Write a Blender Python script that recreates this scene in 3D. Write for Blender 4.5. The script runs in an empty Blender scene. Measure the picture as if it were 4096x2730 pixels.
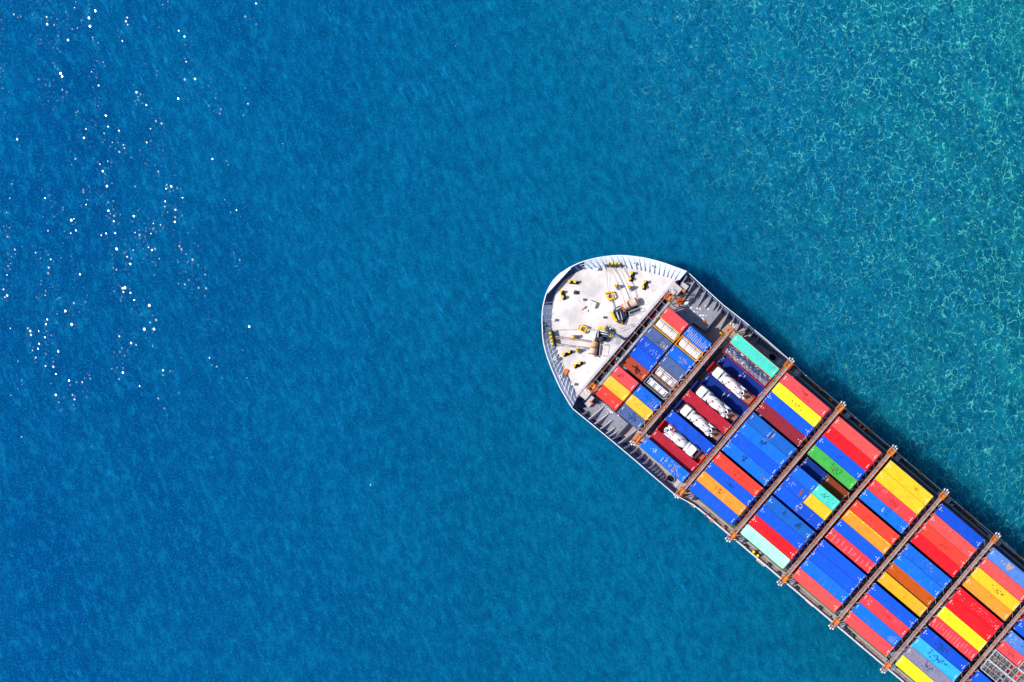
import bpy, math, random
from mathutils import Vector, Matrix
random.seed(7)
R = math.radians
scene = bpy.context.scene
COL = scene.collection

# ------------------------------------------------------------------ measured frame
NX, NY = 3904.0, 2202.5          # point of the photograph straight under the camera
S = 18.5                         # photo pixels per metre on the container roofs (z = ZREF)
ZREF = 16.0; HD = 220.0          # camera is HD above the roofs
OX, OY = 2941.5, 1715.0          # ship origin (third gangway, centre line)
UX, UY = 0.763, 0.646            # aft direction in the photograph
def world(px, py, z):
    k = (ZREF + HD - z) / HD
    return ((NX - 2048 + (px - NX) * k) / S, -(NY - 1365 + (py - NY) * k) / S, z)
def SL(px, py, z):
    """photo pixel at height z -> ship-local (aft, starboard, z)"""
    k = (ZREF + HD - z) / HD
    x = NX + (px - NX) * k - OX; y = NY + (py - NY) * k - OY
    return ((x * UX + y * UY) / S, -(-x * UY + y * UX) / S, z)
def c1(x, y): return (2100 + x / 2.11875, 960 + y / 2.1189)
def c4(x, y): return (2640 + x / 3.8236, 1070 + y / 3.8243)      # starboard wing crop
def c5(x, y): return (2240 + x / 3.408, 1540 + y / 3.4087)       # port wing crop
ROT = math.atan2(-UY, UX)
OW = ((OX - 2048) / S, -(OY - 1365) / S, 0)
def ship_world(a, b, z):
    c, s = math.cos(ROT), math.sin(ROT)
    return (OW[0] + a * c - b * s, OW[1] + a * s + b * c, z)

# ------------------------------------------------------------------ materials
def nt(name):
    m = bpy.data.materials.new(name); m.use_nodes = True
    n = m.node_tree; n.nodes.clear()
    o = n.nodes.new('ShaderNodeOutputMaterial'); p = n.nodes.new('ShaderNodeBsdfPrincipled')
    n.links.new(p.outputs[0], o.inputs[0])
    return m, n, p
def mixc(n, fac, a, b, mode='MIX'):
    x = n.nodes.new('ShaderNodeMix'); x.data_type = 'RGBA'; x.blend_type = mode
    for sock, v in ((x.inputs[0], fac), (x.inputs[6], a), (x.inputs[7], b)):
        if isinstance(v, (int, float)): sock.default_value = v
        elif isinstance(v, (tuple, list)): sock.default_value = (*v, 1) if len(v) == 3 else v
        else: n.links.new(v, sock)
    return x.outputs[2]
def math_(n, op, a, b=None, clamp=False):
    x = n.nodes.new('ShaderNodeMath'); x.operation = op; x.use_clamp = clamp
    for i, v in enumerate((a, b)):
        if v is None: continue
        if isinstance(v, (int, float)): x.inputs[i].default_value = v
        else: n.links.new(v, x.inputs[i])
    return x.outputs[0]
def ramp(n, fac, lo, hi):
    x = n.nodes.new('ShaderNodeMapRange'); x.interpolation_type = 'SMOOTHSTEP'
    x.inputs['From Min'].default_value = lo; x.inputs['From Max'].default_value = hi
    n.links.new(fac, x.inputs['Value']); return x.outputs[0]
def noise(n, vec, scale, detail=3, rough=.55, dist=0.0):
    x = n.nodes.new('ShaderNodeTexNoise')
    x.inputs['Scale'].default_value = scale; x.inputs['Detail'].default_value = detail
    x.inputs['Roughness'].default_value = rough; x.inputs['Distortion'].default_value = dist
    n.links.new(vec, x.inputs['Vector']); return x.outputs[0]
def mapping(n, vec, scale=(1, 1, 1), rot=0, loc=(0, 0, 0)):
    if rot and scale != (1, 1, 1): vec = mapping(n, vec, (1, 1, 1), rot); rot = 0
    x = n.nodes.new('ShaderNodeMapping'); x.inputs['Scale'].default_value = scale
    x.inputs['Rotation'].default_value = (0, 0, rot); x.inputs['Location'].default_value = loc
    n.links.new(vec, x.inputs['Vector']); return x.outputs[0]
def coords(n, rnd=True):
    t = n.nodes.new('ShaderNodeTexCoord')
    if not rnd: return t.outputs['Object']
    i = n.nodes.new('ShaderNodeObjectInfo')
    s = math_(n, 'MULTIPLY', i.outputs['Random'], 60)
    c = n.nodes.new('ShaderNodeCombineXYZ'); n.links.new(s, c.inputs[0]); n.links.new(s, c.inputs[2])
    v = n.nodes.new('ShaderNodeVectorMath'); v.operation = 'ADD'
    n.links.new(t.outputs['Object'], v.inputs[0]); n.links.new(c.outputs[0], v.inputs[1])
    return v.outputs[0]

def worn(name, col, rough=.5, wear=.3, rust=(.16, .05, .02), spots=.5, fade=None, streak=.25, metal=0):
    """weathered paint: faded patches, transverse scratches, rust and dirt spots"""
    m, n, p = nt(name)
    v = coords(n)
    f = fade or tuple(min(1, c * .82 + .07 * sum(col) / 3 + .006) for c in col)
    big = noise(n, v, .35, 4)
    c = mixc(n, math_(n, 'MULTIPLY', ramp(n, big, .4, .75), wear), col, f)
    dk = tuple(x * .55 for x in col)
    c = mixc(n, math_(n, 'MULTIPLY', ramp(n, noise(n, v, .9, 6, .75), .46, .72), .45 + wear * .6), c, dk)
    st = noise(n, mapping(n, v, (2.6, .35, 1)), 1.4, 4, .65)
    patch = ramp(n, noise(n, v, .35, 2), .46, .62)
    c = mixc(n, math_(n, 'MULTIPLY', math_(n, 'MULTIPLY', ramp(n, st, .56, .68), patch), streak), c,
             tuple(min(1, x * .6 + .25) for x in col))
    sp = noise(n, v, 1.9, 4, .65)
    pp = ramp(n, noise(n, v, .28, 2), .42, .58)
    c = mixc(n, math_(n, 'MULTIPLY', math_(n, 'MULTIPLY', ramp(n, sp, .60, .66), pp), spots), c, rust)
    n.links.new(c, p.inputs['Base Color'])
    p.inputs['Roughness'].default_value = rough; p.inputs['Metallic'].default_value = metal
    p.inputs['Specular IOR Level'].default_value = .08
    b = n.nodes.new('ShaderNodeBump'); b.inputs['Strength'].default_value = .15; b.inputs['Distance'].default_value = .05
    n.links.new(noise(n, v, 4, 4), b.inputs['Height']); n.links.new(b.outputs[0], p.inputs['Normal'])
    return m
_mc = {}
def mat(key, *a, **k):
    if key not in _mc: _mc[key] = worn(key, *a, **k)
    return _mc[key]

PAL = {  # colour key: (base, words, wear, spots, streak)
 'coral':   ((.80, .085, .08), 'coral red', .25, .6, .15),
 'salmon':  ((.78, .075, .085), 'salmon red', .3, .8, .15),
 'red':     ((.80, .012, .022), 'bright red', .15, .35, .12),
 'orangered': ((.83, .055, .035), 'orange red', .2, .6, .15),
 'pinkred': ((.82, .05, .065), 'pinkish red', .3, .55, .7),
 'maroon':  ((.27, .02, .035), 'dark maroon', .3, .6, .1),
 'deepred': ((.42, .015, .035), 'deep crimson', .2, .3, .1),
 'brick':   ((.44, .06, .03), 'rusty brick red', .3, .9, .2),
 'brown':   ((.22, .045, .012), 'rust brown', .3, .5, .1),
 'rustorange': ((.52, .09, .008), 'burnt orange', .4, .6, .1),
 'yellow':  ((.86, .80, .02), 'bright yellow', .1, .5, .08),
 'gold':    ((.84, .53, .02), 'golden yellow', .25, .5, .15),
 'ochre':   ((.80, .50, .04), 'ochre yellow', .35, .7, .2),
 'orange':  ((.80, .30, .03), 'orange', .3, .5, .3),
 'amber':   ((.80, .42, .02), 'amber yellow', .4, .5, .2),
 'blue':    ((.006, .095, .68), 'bright blue', .12, .25, .12),
 'royal':   ((.006, .075, .55), 'royal blue', .15, .45, .2),
 'azure':   ((.006, .155, .73), 'azure blue', .15, .3, .3),
 'teal':    ((.008, .12, .50), 'dull steel blue', .25, .3, .1),
 'midblue': ((.008, .13, .62), 'medium blue', .25, .5, .5),
 'navy':    ((.006, .03, .24), 'navy blue', .15, .4, .1),
 'slate':   ((.08, .13, .29), 'slate blue', .6, .5, .3),
 'faded':   ((.08, .22, .62), 'faded light blue', .5, .8, .4),
 'green':   ((.06, .42, .07), 'green', .2, .9, .15),
 'aqua':    ((.07, .62, .50), 'turquoise', .2, .5, .15),
 'mint':    ((.42, .82, .66), 'pale mint', .3, .45, .1),
 'cyan':    ((.03, .42, .80), 'sky blue', .4, .8, .4),
 'lilac':   ((.24, .22, .32), 'greyish lilac', .7, .7, .5),
}
def cmat(k):
    c, w, we, sp, st = PAL[k]
    dark = (.004, .03, .13) if c[2] > c[0] * 1.5 else (.20, .03, .015)
    if k in ('faded', 'lilac', 'slate'): dark = (.03, .04, .10)
    if k in ('green', 'aqua', 'mint'): dark = (.02, .10, .06)
    return mat('paint_' + k, c, .5, we, dark, sp * .35, None, st)
def plain(name, col, rough=.55, wear=.3, spots=.3, metal=0, rust=(.16, .06, .03)):
    return mat(name, col, rough, wear, rust, spots, None, .1, metal)

WHITE = plain('white_paint', (.80, .80, .80), .4, .1, .05)
TRUCKW = plain('truck_white', (.78, .77, .76), .3, .05, .02)
BLACKM = plain('black_paint', (.012, .014, .022), .5, .2, .1)
ORANGE = plain('orange_steel', (.80, .17, .015), .5, .3, .4)
DKORANGE = plain('rusty_orange_rail', (.85, .24, .03), .55, .4, .5)
YEL = plain('yellow_cap', (.86, .52, .01), .45, .1, .2)
REDM = plain('red_mark', (.75, .012, .015), .45, .1, .1)
STEEL = plain('grey_steel', (.26, .29, .36), .5, .4, .5)
DARKST = plain('dark_steel', (.035, .05, .085), .5, .4, .3)
CAST = plain('casting_rust', (.45, .12, .06), .6, .5, .5)
CASTW = plain('casting_pale', (.5, .5, .5), .6, .5, .5)
ROPE = plain('rope_fibre', (.62, .42, .30), .9, .4, .2)
ROPEW = plain('rope_pale', (.66, .58, .50), .9, .4, .2)
GREEN = plain('deck_green', (.045, .14, .06), .7, .5, .6)
WOOD = plain('wood_planks', (.36, .16, .09), .7, .5, .5)
RUBBER = plain('rubber', (.02, .02, .02), .8, .1, 0)
CREAM = plain('cream_tank', (.80, .74, .64), .35, .3, .4)
GREYTK = plain('grey_tank', (.34, .30, .30), .35, .5, .4)
BLUEGREY = plain('coaming_grey', (.17, .23, .34), .6, .5, .5)
DKGREEN = plain('dark_green_cap', (.02, .12, .05), .5, .2, .1)
HULLM = plain('hull_paint', (.02, .05, .14), .45, .3, .3)
RIM = plain('rim_white', (.74, .76, .80), .45, .2, .2)

def deck_material():
    m, n, p = nt('foredeck_paint'); v = coords(n, False)
    a = noise(n, v, .16, 5, .6)
    c = mixc(n, ramp(n, a, .38, .70), (.72, .66, .63), (.48, .44, .45))
    s = ramp(n, noise(n, v, .55, 6, .7), .56, .74)
    c = mixc(n, math_(n, 'MULTIPLY', s, .8), c, (.48, .34, .24))
    g = ramp(n, noise(n, v, 2.6, 5, .7), .50, .78)
    c = mixc(n, math_(n, 'MULTIPLY', g, .45), c, (.38, .34, .38))
    r = ramp(n, noise(n, v, 1.9, 3, .6), .66, .72)
    c = mixc(n, math_(n, 'MULTIPLY', r, .6), c, (.42, .17, .08))
    br = n.nodes.new('ShaderNodeTexBrick'); br.inputs['Scale'].default_value = .22
    br.inputs['Mortar Size'].default_value = .006; br.inputs['Color1'].default_value = (1, 1, 1, 1)
    br.inputs['Color2'].default_value = (.97, .97, .97, 1); br.inputs['Mortar'].default_value = (.88, .87, .88, 1)
    n.links.new(v, br.inputs['Vector'])
    c = mixc(n, 1.0, c, br.outputs[0], 'MULTIPLY')
    n.links.new(c, p.inputs['Base Color']); p.inputs['Roughness'].default_value = .55
    return m
DECK = deck_material()
DECK2 = plain('side_deck_paint', (.38, .30, .28), .6, .6, .7)
WING = plain('wing_deck_paint', (.26, .26, .30), .6, .6, .8)
BULW = plain('bulwark_inside_paint', (.64, .72, .88), .5, .35, .4, 0, (.5, .25, .12))
STAY = plain('stay_paint', (.66, .68, .73), .5, .4, .4)
STAYW = plain('stay_white', (.80, .82, .84), .5, .2, .2)
STAYG = plain('stay_grey', (.46, .46, .50), .5, .4, .4)
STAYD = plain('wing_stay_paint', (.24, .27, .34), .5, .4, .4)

def grating():
    m, n, p = nt('walkway_plate'); v = coords(n, False)
    c = mixc(n, ramp(n, noise(n, v, 1.0, 5, .7), .4, .65), (.34, .33, .37), (.17, .17, .21))
    c = mixc(n, math_(n, 'MULTIPLY', ramp(n, noise(n, v, 2.2, 4, .7), .52, .62), .45), c, (.48, .32, .23))
    n.links.new(c, p.inputs['Base Color']); p.inputs['Roughness'].default_value = .6
    return m
GRATE = grating()

# ------------------------------------------------------------------ mesh builder
class MB:
    def __init__(self): self.v = []; self.f = []; self.mi = []; self.sm = []
    def add(self, vs, fs, mi=0, smooth=False, M=None):
        o = len(self.v)
        for p in vs:
            p = Vector(p)
            if M is not None: p = M @ p
            self.v.append(tuple(p))
        for f in fs: self.f.append([i + o for i in f]); self.mi.append(mi); self.sm.append(smooth)
        return self
    def box(self, x0, x1, y0, y1, z0, z1, mi=0, M=None):
        return self.add([(x0,y0,z0),(x1,y0,z0),(x1,y1,z0),(x0,y1,z0),(x0,y0,z1),(x1,y0,z1),(x1,y1,z1),(x0,y1,z1)],
            [(0,3,2,1),(4,5,6,7),(0,1,5,4),(1,2,6,5),(2,3,7,6),(3,0,4,7)], mi, False, M)
    def bar(self, a, b, w, h=None, mi=0):
        a = Vector(a); b = Vector(b); d = (b - a); L = d.length
        if L < 1e-6: return self
        d.normalize(); up = Vector((0, 0, 1)) if abs(d.z) < .95 else Vector((1, 0, 0))
        s = d.cross(up).normalized(); t = s.cross(d).normalized(); h = h or w
        vs = []
        for p in (a, b):
            for i, j in ((-1,-1),(1,-1),(1,1),(-1,1)): vs.append(p + s * (i * w / 2) + t * (j * h / 2))
        return self.add(vs, [(0,1,2,3),(7,6,5,4),(0,4,5,1),(1,5,6,2),(2,6,7,3),(3,7,4,0)], mi)
    def lathe(self, prof, n=16, mi=0, M=None, smooth=True):
        vs = []; fs = []
        for r, z in prof:
            for k in range(n):
                a = 2 * math.pi * k / n; vs.append((r * math.cos(a), r * math.sin(a), z))
        for i in range(len(prof) - 1):
            for k in range(n):
                k2 = (k + 1) % n
                fs.append((i*n+k, i*n+k2, (i+1)*n+k2, (i+1)*n+k))
        self.add(vs, fs, mi, smooth, M)
        o = len(self.v) - len(vs)
        self.f.append([o + k for k in reversed(range(n))]); self.mi.append(mi); self.sm.append(False)
        self.f.append([o + (len(prof)-1)*n + k for k in range(n)]); self.mi.append(mi); self.sm.append(False)
        return self
    def cyl(self, a, b, r, r2=None, n=14, mi=0, smooth=True):
        a = Vector(a); b = Vector(b); d = b - a; r2 = r if r2 is None else r2
        M = Matrix.Translation(a) @ d.to_track_quat('Z', 'Y').to_matrix().to_4x4()
        return self.lathe([(r, 0), (r2, d.length)], n, mi, M, smooth)
    def torus(self, c, Rr, r, n=18, m=6, mi=0, M=None):
        vs = []; fs = []
        for i in range(n):
            a = 2*math.pi*i/n
            for j in range(m):
                b = 2*math.pi*j/m
                vs.append((c[0]+(Rr+r*math.cos(b))*math.cos(a), c[1]+(Rr+r*math.cos(b))*math.sin(a), c[2]+r*math.sin(b)))
        for i in range(n):
            for j in range(m):
                fs.append((i*m+j, ((i+1)%n)*m+j, ((i+1)%n)*m+(j+1)%m, i*m+(j+1)%m))
        return self.add(vs, fs, mi, True, M)
    def prism(self, poly, z0, z1, mi=0):
        n = len(poly); vs = [(p[0], p[1], z0) for p in poly] + [(p[0], p[1], z1) for p in poly]
        ar = sum(poly[i][0]*poly[(i+1)%n][1]-poly[(i+1)%n][0]*poly[i][1] for i in range(n))
        fs = [tuple(range(n, 2*n)), tuple(reversed(range(n)))] + [(i, (i+1)%n, (i+1)%n+n, i+n) for i in range(n)]
        if ar < 0: fs = [tuple(reversed(f)) for f in fs]
        return self.add(vs, fs, mi)
    def mesh(self, name, mats):
        me = bpy.data.meshes.new(name); me.from_pydata(self.v, [], self.f)
        for m in (mats if isinstance(mats, (list, tuple)) else [mats]): me.materials.append(m)
        me.polygons.foreach_set('material_index', self.mi); me.polygons.foreach_set('use_smooth', self.sm)
        me.update(); return me
    def build(self, name, mats, parent=None, loc=(0,0,0), rz=0):
        return put(name, self.mesh(name, mats), parent, loc, rz)
def put(name, me, parent=None, loc=(0,0,0), rz=0):
    o = bpy.data.objects.new(name, me); COL.objects.link(o)
    o.location = loc; o.rotation_euler = (0, 0, rz)
    if parent: o.parent = parent
    return o
def empty(name, loc, rz=0, parent=None):
    o = put(name, None, parent, loc, rz); o.empty_display_size = 1; return o
def tag(o, label=None, cat=None, group=None, kind=None):
    if label: o['label'] = label
    if cat: o['category'] = cat
    if group: o['group'] = group
    if kind: o['kind'] = kind
    return o

# ------------------------------------------------------------------ sea
def sea_material():
    m, n, p = nt('sea_water'); v = coords(n, False)
    sep = n.nodes.new('ShaderNodeSeparateXYZ'); n.links.new(v, sep.inputs[0])
    X, Y = sep.outputs[0], sep.outputs[1]
    wob = math_(n, 'MULTIPLY', math_(n, 'SUBTRACT', noise(n, v, .02, 3), .5), 60)
    xw = math_(n, 'ADD', X, wob)
    deep = ramp(n, xw, -130, 45)          # depth falls off towards +x
    shoal = ramp(n, xw, 20, 125)
    c = mixc(n, deep, (.0006, .052, .205), (.001, .110, .220))
    c = mixc(n, shoal, c, (.002, .112, .150))
    wind = mapping(n, v, (1, .5, 1), R(-20))
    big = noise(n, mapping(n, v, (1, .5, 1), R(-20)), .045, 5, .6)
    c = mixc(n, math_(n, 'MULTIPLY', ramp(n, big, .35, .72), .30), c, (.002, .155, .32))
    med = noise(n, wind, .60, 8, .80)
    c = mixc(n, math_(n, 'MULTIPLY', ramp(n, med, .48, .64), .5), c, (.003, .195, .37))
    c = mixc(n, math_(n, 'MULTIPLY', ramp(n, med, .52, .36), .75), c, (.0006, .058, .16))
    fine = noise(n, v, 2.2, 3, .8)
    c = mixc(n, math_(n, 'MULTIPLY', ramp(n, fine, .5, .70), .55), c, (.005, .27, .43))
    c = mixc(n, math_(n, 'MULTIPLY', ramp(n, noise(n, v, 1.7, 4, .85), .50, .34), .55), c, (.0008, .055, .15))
    cr = noise(n, mapping(n, v, (1.3, .30, 1), R(-26), (7, 3, 0)), .55, 7, .72)
    crm = math_(n, 'MULTIPLY', ramp(n, cr, .585, .66), ramp(n, noise(n, v, .05, 3), .40, .62))
    c = mixc(n, math_(n, 'MULTIPLY', crm, .42), c, (.008, .30, .60))
    # web of caustic light painted into the water colour, fading out to the left
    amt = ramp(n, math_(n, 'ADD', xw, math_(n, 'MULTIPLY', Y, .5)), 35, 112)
    def caustic_web(scale, seed, wd, dist):
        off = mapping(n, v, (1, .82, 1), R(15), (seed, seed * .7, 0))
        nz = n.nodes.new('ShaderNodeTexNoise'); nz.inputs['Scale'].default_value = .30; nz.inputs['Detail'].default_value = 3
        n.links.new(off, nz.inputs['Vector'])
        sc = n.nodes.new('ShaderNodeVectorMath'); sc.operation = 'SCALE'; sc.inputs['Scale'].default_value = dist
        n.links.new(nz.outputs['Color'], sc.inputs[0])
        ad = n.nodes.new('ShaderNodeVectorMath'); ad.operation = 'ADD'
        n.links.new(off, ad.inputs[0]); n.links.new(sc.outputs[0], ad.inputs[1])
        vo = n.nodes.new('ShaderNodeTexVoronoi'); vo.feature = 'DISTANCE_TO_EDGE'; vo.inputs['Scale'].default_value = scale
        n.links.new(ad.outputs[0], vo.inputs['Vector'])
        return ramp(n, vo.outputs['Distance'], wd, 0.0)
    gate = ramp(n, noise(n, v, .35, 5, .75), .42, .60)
    l1 = math_(n, 'MULTIPLY', caustic_web(.56, 3, .055, 2.6), gate)
    l2 = math_(n, 'MULTIPLY', caustic_web(1.15, 17, .12, 1.6), ramp(n, noise(n, v, .8, 3, .7), .46, .7))
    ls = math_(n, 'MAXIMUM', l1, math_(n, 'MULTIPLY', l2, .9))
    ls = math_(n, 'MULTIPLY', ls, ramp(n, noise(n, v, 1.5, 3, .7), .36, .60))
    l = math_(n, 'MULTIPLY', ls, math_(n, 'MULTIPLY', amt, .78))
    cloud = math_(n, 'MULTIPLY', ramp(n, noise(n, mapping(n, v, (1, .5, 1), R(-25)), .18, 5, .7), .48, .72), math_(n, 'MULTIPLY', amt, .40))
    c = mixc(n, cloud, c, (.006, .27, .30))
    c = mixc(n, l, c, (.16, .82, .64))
    n.links.new(c, p.inputs['Base Color'])
    p.inputs['Roughness'].default_value = .22; p.inputs['IOR'].default_value = 1.33
    p.inputs['Specular IOR Level'].default_value = .0
    p.inputs['Subsurface Weight'].default_value = 1.0; p.inputs['Subsurface Radius'].default_value = (1, 1, 1); p.inputs['Subsurface Scale'].default_value = 30.0
    # glitter: small facets, each with a slope of its own
    vo = n.nodes.new('ShaderNodeTexVoronoi'); vo.inputs['Scale'].default_value = 1.2
    vv = mapping(n, v, (1.25, .95, 1), R(-25))
    n.links.new(vv, vo.inputs['Vector'])
    cs = n.nodes.new('ShaderNodeSeparateColor'); n.links.new(vo.outputs['Color'], cs.inputs[0])
    wh = n.nodes.new('ShaderNodeTexWhiteNoise'); n.links.new(vo.outputs['Position'], wh.inputs['Vector'])
    rad_ = math_(n, 'ADD', .11, math_(n, 'MULTIPLY', wh.outputs['Value'], .23))
    dot = math_(n, 'LESS_THAN', vo.outputs['Distance'], rad_)
    chop = ramp(n, noise(n, mapping(n, v, (1, .30, 1), R(-12)), .17, 4, .7), .49, .585)
    gx = ramp(n, X, -52, -112); gy = ramp(n, Y, -34, 30)
    prob = math_(n, 'ADD', math_(n, 'MULTIPLY', math_(n, 'MULTIPLY', gx, gy), math_(n, 'MULTIPLY', chop, 1.5)), math_(n, 'MULTIPLY', ramp(n, X, 30, -60), .016))
    on = math_(n, 'LESS_THAN', cs.outputs[2], prob)
    slope = math_(n, 'MULTIPLY', dot, on)
    tx = math_(n, 'MULTIPLY', math_(n, 'SUBTRACT', cs.outputs[0], .20), math_(n, 'MULTIPLY', slope, .22))
    ty = math_(n, 'MULTIPLY', math_(n, 'SUBTRACT', cs.outputs[1], 1.45), math_(n, 'MULTIPLY', slope, .25))
    cb = n.nodes.new('ShaderNodeCombineXYZ'); n.links.new(tx, cb.inputs[0]); n.links.new(ty, cb.inputs[1]); cb.inputs[2].default_value = 1
    nm = n.nodes.new('ShaderNodeVectorMath'); nm.operation = 'NORMALIZE'; n.links.new(cb.outputs[0], nm.inputs[0])
    b = n.nodes.new('ShaderNodeBump'); b.inputs['Strength'].default_value = .75; b.inputs['Distance'].default_value = .5
    wl = mapping(n, v, (1.25, .38, 1), R(-24))
    h = math_(n, 'ADD', noise(n, wl, .9, 6, .68), math_(n, 'MULTIPLY', noise(n, wl, .25, 3), 1.6))
    n.links.new(math_(n, 'MULTIPLY', math_(n, 'SUBTRACT', 1, slope), .75), b.inputs['Strength'])
    n.links.new(h, b.inputs['Height']); n.links.new(nm.outputs[0], b.inputs['Normal'])
    n.links.new(b.outputs[0], p.inputs['Normal'])
    rg = math_(n, 'SUBTRACT', .22, math_(n, 'MULTIPLY', math_(n, 'GREATER_THAN', slope, .3), .08))
    n.links.new(rg, p.inputs['Roughness'])
    n.links.new(math_(n, 'MULTIPLY', slope, .5), p.inputs['Specular IOR Level'])
    return m
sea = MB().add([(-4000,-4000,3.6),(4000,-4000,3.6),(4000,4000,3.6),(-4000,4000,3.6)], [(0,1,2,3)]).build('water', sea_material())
tag(sea, kind='structure')

# ------------------------------------------------------------------ the ship
ship = empty('container_ship', OW, ROT)
tag(ship, 'large container ship with a white foredeck and orange railed gangways on blue sea', 'cargo ship')

FZ = 9.5; RZ = 11.4; DZ = 6.5; WZ = 8.3; HZ = 8.2
rim_fore = [(1370,268),(1290,238),(1200,205),(1130,183),(1060,165),(1000,152),(930,142),(865,135),(800,133),(740,136),(680,142),(620,152),
    (560,165),(500,182),(450,200),(405,222),(370,240),(335,262),(300,285),(270,312),(245,340),(222,370),(205,400),(188,435),(175,470),(164,510),(155,550),
    (148,595),(145,640),(144,690),(146,740),(148,790),(152,840),(160,890),(172,940),(187,990),(205,1040),(226,1095),(250,1150),(274,1205),(300,1260),(325,1303),(350,1345),(374,1386),(400,1425)]
base_fore = [(1312,338),(1245,320),(1180,302),(1120,286),(1060,270),(1010,258),(960,247),(900,240),(840,236),(780,234),(720,236),(670,240),
    (620,244),(565,246),(500,246),(455,258),(410,268),(372,290),(345,305),(318,335),(292,365),(270,392),(255,415),(238,442),(225,470),(225,505),(226,545),
    (226,590),(224,640),(218,690),(216,730),(220,770),(226,810),(238,850),(252,890),(263,930),(277,970),(290,1015),(305,1060),(325,1100),(347,1140),(365,1175),(385,1215),(412,1270),(445,1330)]
rimF = [SL(*c1(*p), RZ) for p in rim_fore]
basF = [SL(*c1(*p), FZ) for p in base_fore]
# sides aft of the foredeck, photo pixels of the rail
port_px = [(2289,1634,10.4),(2360,1692,10.1),(2450,1766,9.8),(2540,1842,9.4),(2620,1912,8.9),(2704,1983,8.0)]
star_px = [(2747,1086,10.4),(2819,1153,10.1),(2892,1220,9.9),(2978,1287,9.6),(3074,1367,9.0),(3154,1437,8.0)]
portR = [SL(*p) for p in port_px]; starR = [SL(*p) for p in star_px]
pb = -(344 + 20) / S; sb = (344 + 4) / S
AEND = 1850 / S
portR += [(30/S, pb, 7.3), (AEND, pb, 7.3)]; starR += [(30/S, sb, 7.3), (AEND, sb, 7.3)]

# hull shell: from the rail down to the waterline, narrower below
top = [(*p[:2], p[2]) for p in reversed(starR)] + rimF + portR
h = MB()
def water_pt(p):
    a, b, z = p
    f = max(0, min(1, (a + 46) / 60))
    return (a + (1 - f) * 5.5 * (1 if a < -20 else .6), (b - .2) * (.62 + .36 * f) + .2, -1.0)
low = [water_pt(p) for p in top]
n_ = len(top)
h.add(top + low, [(i, i+1, i+1+n_, i+n_) for i in range(n_-1)], 0, True)
h.add([top[0], top[-1], low[-1], low[0]], [(0,1,2,3)])
h.build('hull', HULLM, ship)
# rail cap along the whole rim
def cap_along(pts, w, hgt, name, m):
    c = MB()
    for i in range(len(pts) - 1): c.bar(pts[i], pts[i+1], w, hgt)
    return c.build(name, m, ship)
cap_along(rimF, .20, .10, 'bulwark_rail', RIM)
cap_along(portR, .18, .12, 'bulwark_rail', RIM)
cap_along(starR, .16, .12, 'bulwark_rail', RIM)
# bulwark plating of the foredeck (thick sloping plate)
b_ = MB()
nn = len(rimF)
inn = [(p[0]*.998+q[0]*.002, p[1]*.998+q[1]*.002, p[2]-.04) for p, q in zip(rimF, basF)]
b_.add(inn + basF, [(i, i+nn, i+nn+1, i+1) for i in range(nn-1)], 0, True)
b_.build('bulwark', BULW, ship)
# longitudinal stringers on the inside of the bulwark
for fr in (.35, .7):
    st = MB(); st2_ = MB()
    L = [Vector(p).lerp(Vector(q), fr) + Vector((0, 0, .05)) for p, q in zip(rimF, basF)]
    for i in range(nn - 1):
        if 14 <= i <= 22: continue
        (st if i < 14 else st2_).bar(L[i], L[i+1], .09, .08)
    st.build('bulwark_stringer', STAY, ship); st2_.build('bulwark_stringer', STAY, ship)
# flat stem plate at the very tip
tip = rimF[15:25]; mid0 = SL(*c1(372, 246), RZ - .1); mid1 = SL(*c1(188, 465), RZ - .1)
MB().add([(*p[:2], RZ - .06) for p in tip], [tuple(range(len(tip)))]).build('stem_plate', RIM, ship)
# bulwark stays, evenly spaced round the rim
def arc_pts(P, Q, step):
    cum = [0]
    for i in range(len(P)-1): cum.append(cum[-1] + (Vector(P[i+1]) - Vector(P[i])).length)
    k = int(cum[-1] / step); out = []
    for j in range(1, k):
        d = cum[-1] * j / k; i = max(q for q in range(len(cum)-1) if cum[q] <= d); f = (d - cum[i]) / (cum[i+1] - cum[i])
        out.append((i + f, Vector(P[i]).lerp(Vector(P[i+1]), f), Vector(Q[i]).lerp(Vector(Q[i+1]), f)))
    return out
for i, r_, q_ in arc_pts(rimF, basF, 1.22):
    if 15 <= i <= 22.5: r_ = r_.lerp(q_, .58)
    if 9.2 <= i <= 10.6 or 31 <= i <= 32.4: continue
    r0 = r_.lerp(q_, .04); hd = (q_ - r_); hd.z = 0; hd.normalize()
    q0 = q_ + hd * .22; q0.z = FZ + .03
    d = q0 - r0; sdir = Vector((-d.y, d.x, 0)).normalized() * .05
    up = Vector((r0.x, r0.y, RZ - .1)); knee = r0.lerp(q0, .55); kt = Vector((knee.x, knee.y, FZ + .95))
    foot = Vector((q_.x, q_.y, FZ + .03)); ft = Vector((q0.x, q0.y, FZ + .28))
    prof = [up, kt, ft, q0, foot]
    s_ = MB(); k = len(prof)
    s_.add([p + sdir for p in prof] + [p - sdir for p in prof],
           [tuple(range(k)), tuple(reversed(range(k, 2*k)))] + [(j, j+k, (j+1) % k + k, (j+1) % k) for j in range(k)])
    s_.build('bulwark_stay', STAYW if i > 15 else STAYG, ship)
# foredeck slab
aftS = SL(*c1(1285, 345), FZ); aftP = SL(*c1(440, 1335), FZ)
poly = [p[:2] for p in basF] + [aftP[:2], aftS[:2]]
MB().prism(poly, FZ - .4, FZ).build('foredeck', DECK, ship)
# main deck, one sheet inside the hull aft of the foredeck
md = [(p[0], p[1] - .12) for p in reversed(starR)] + [(aftS[0], aftS[1])] + [(aftP[0], aftP[1])] + [(p[0], p[1] + .12) for p in portR]
MB().prism(md, DZ - .3, DZ).build('main_deck', DECK2, ship)
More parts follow.
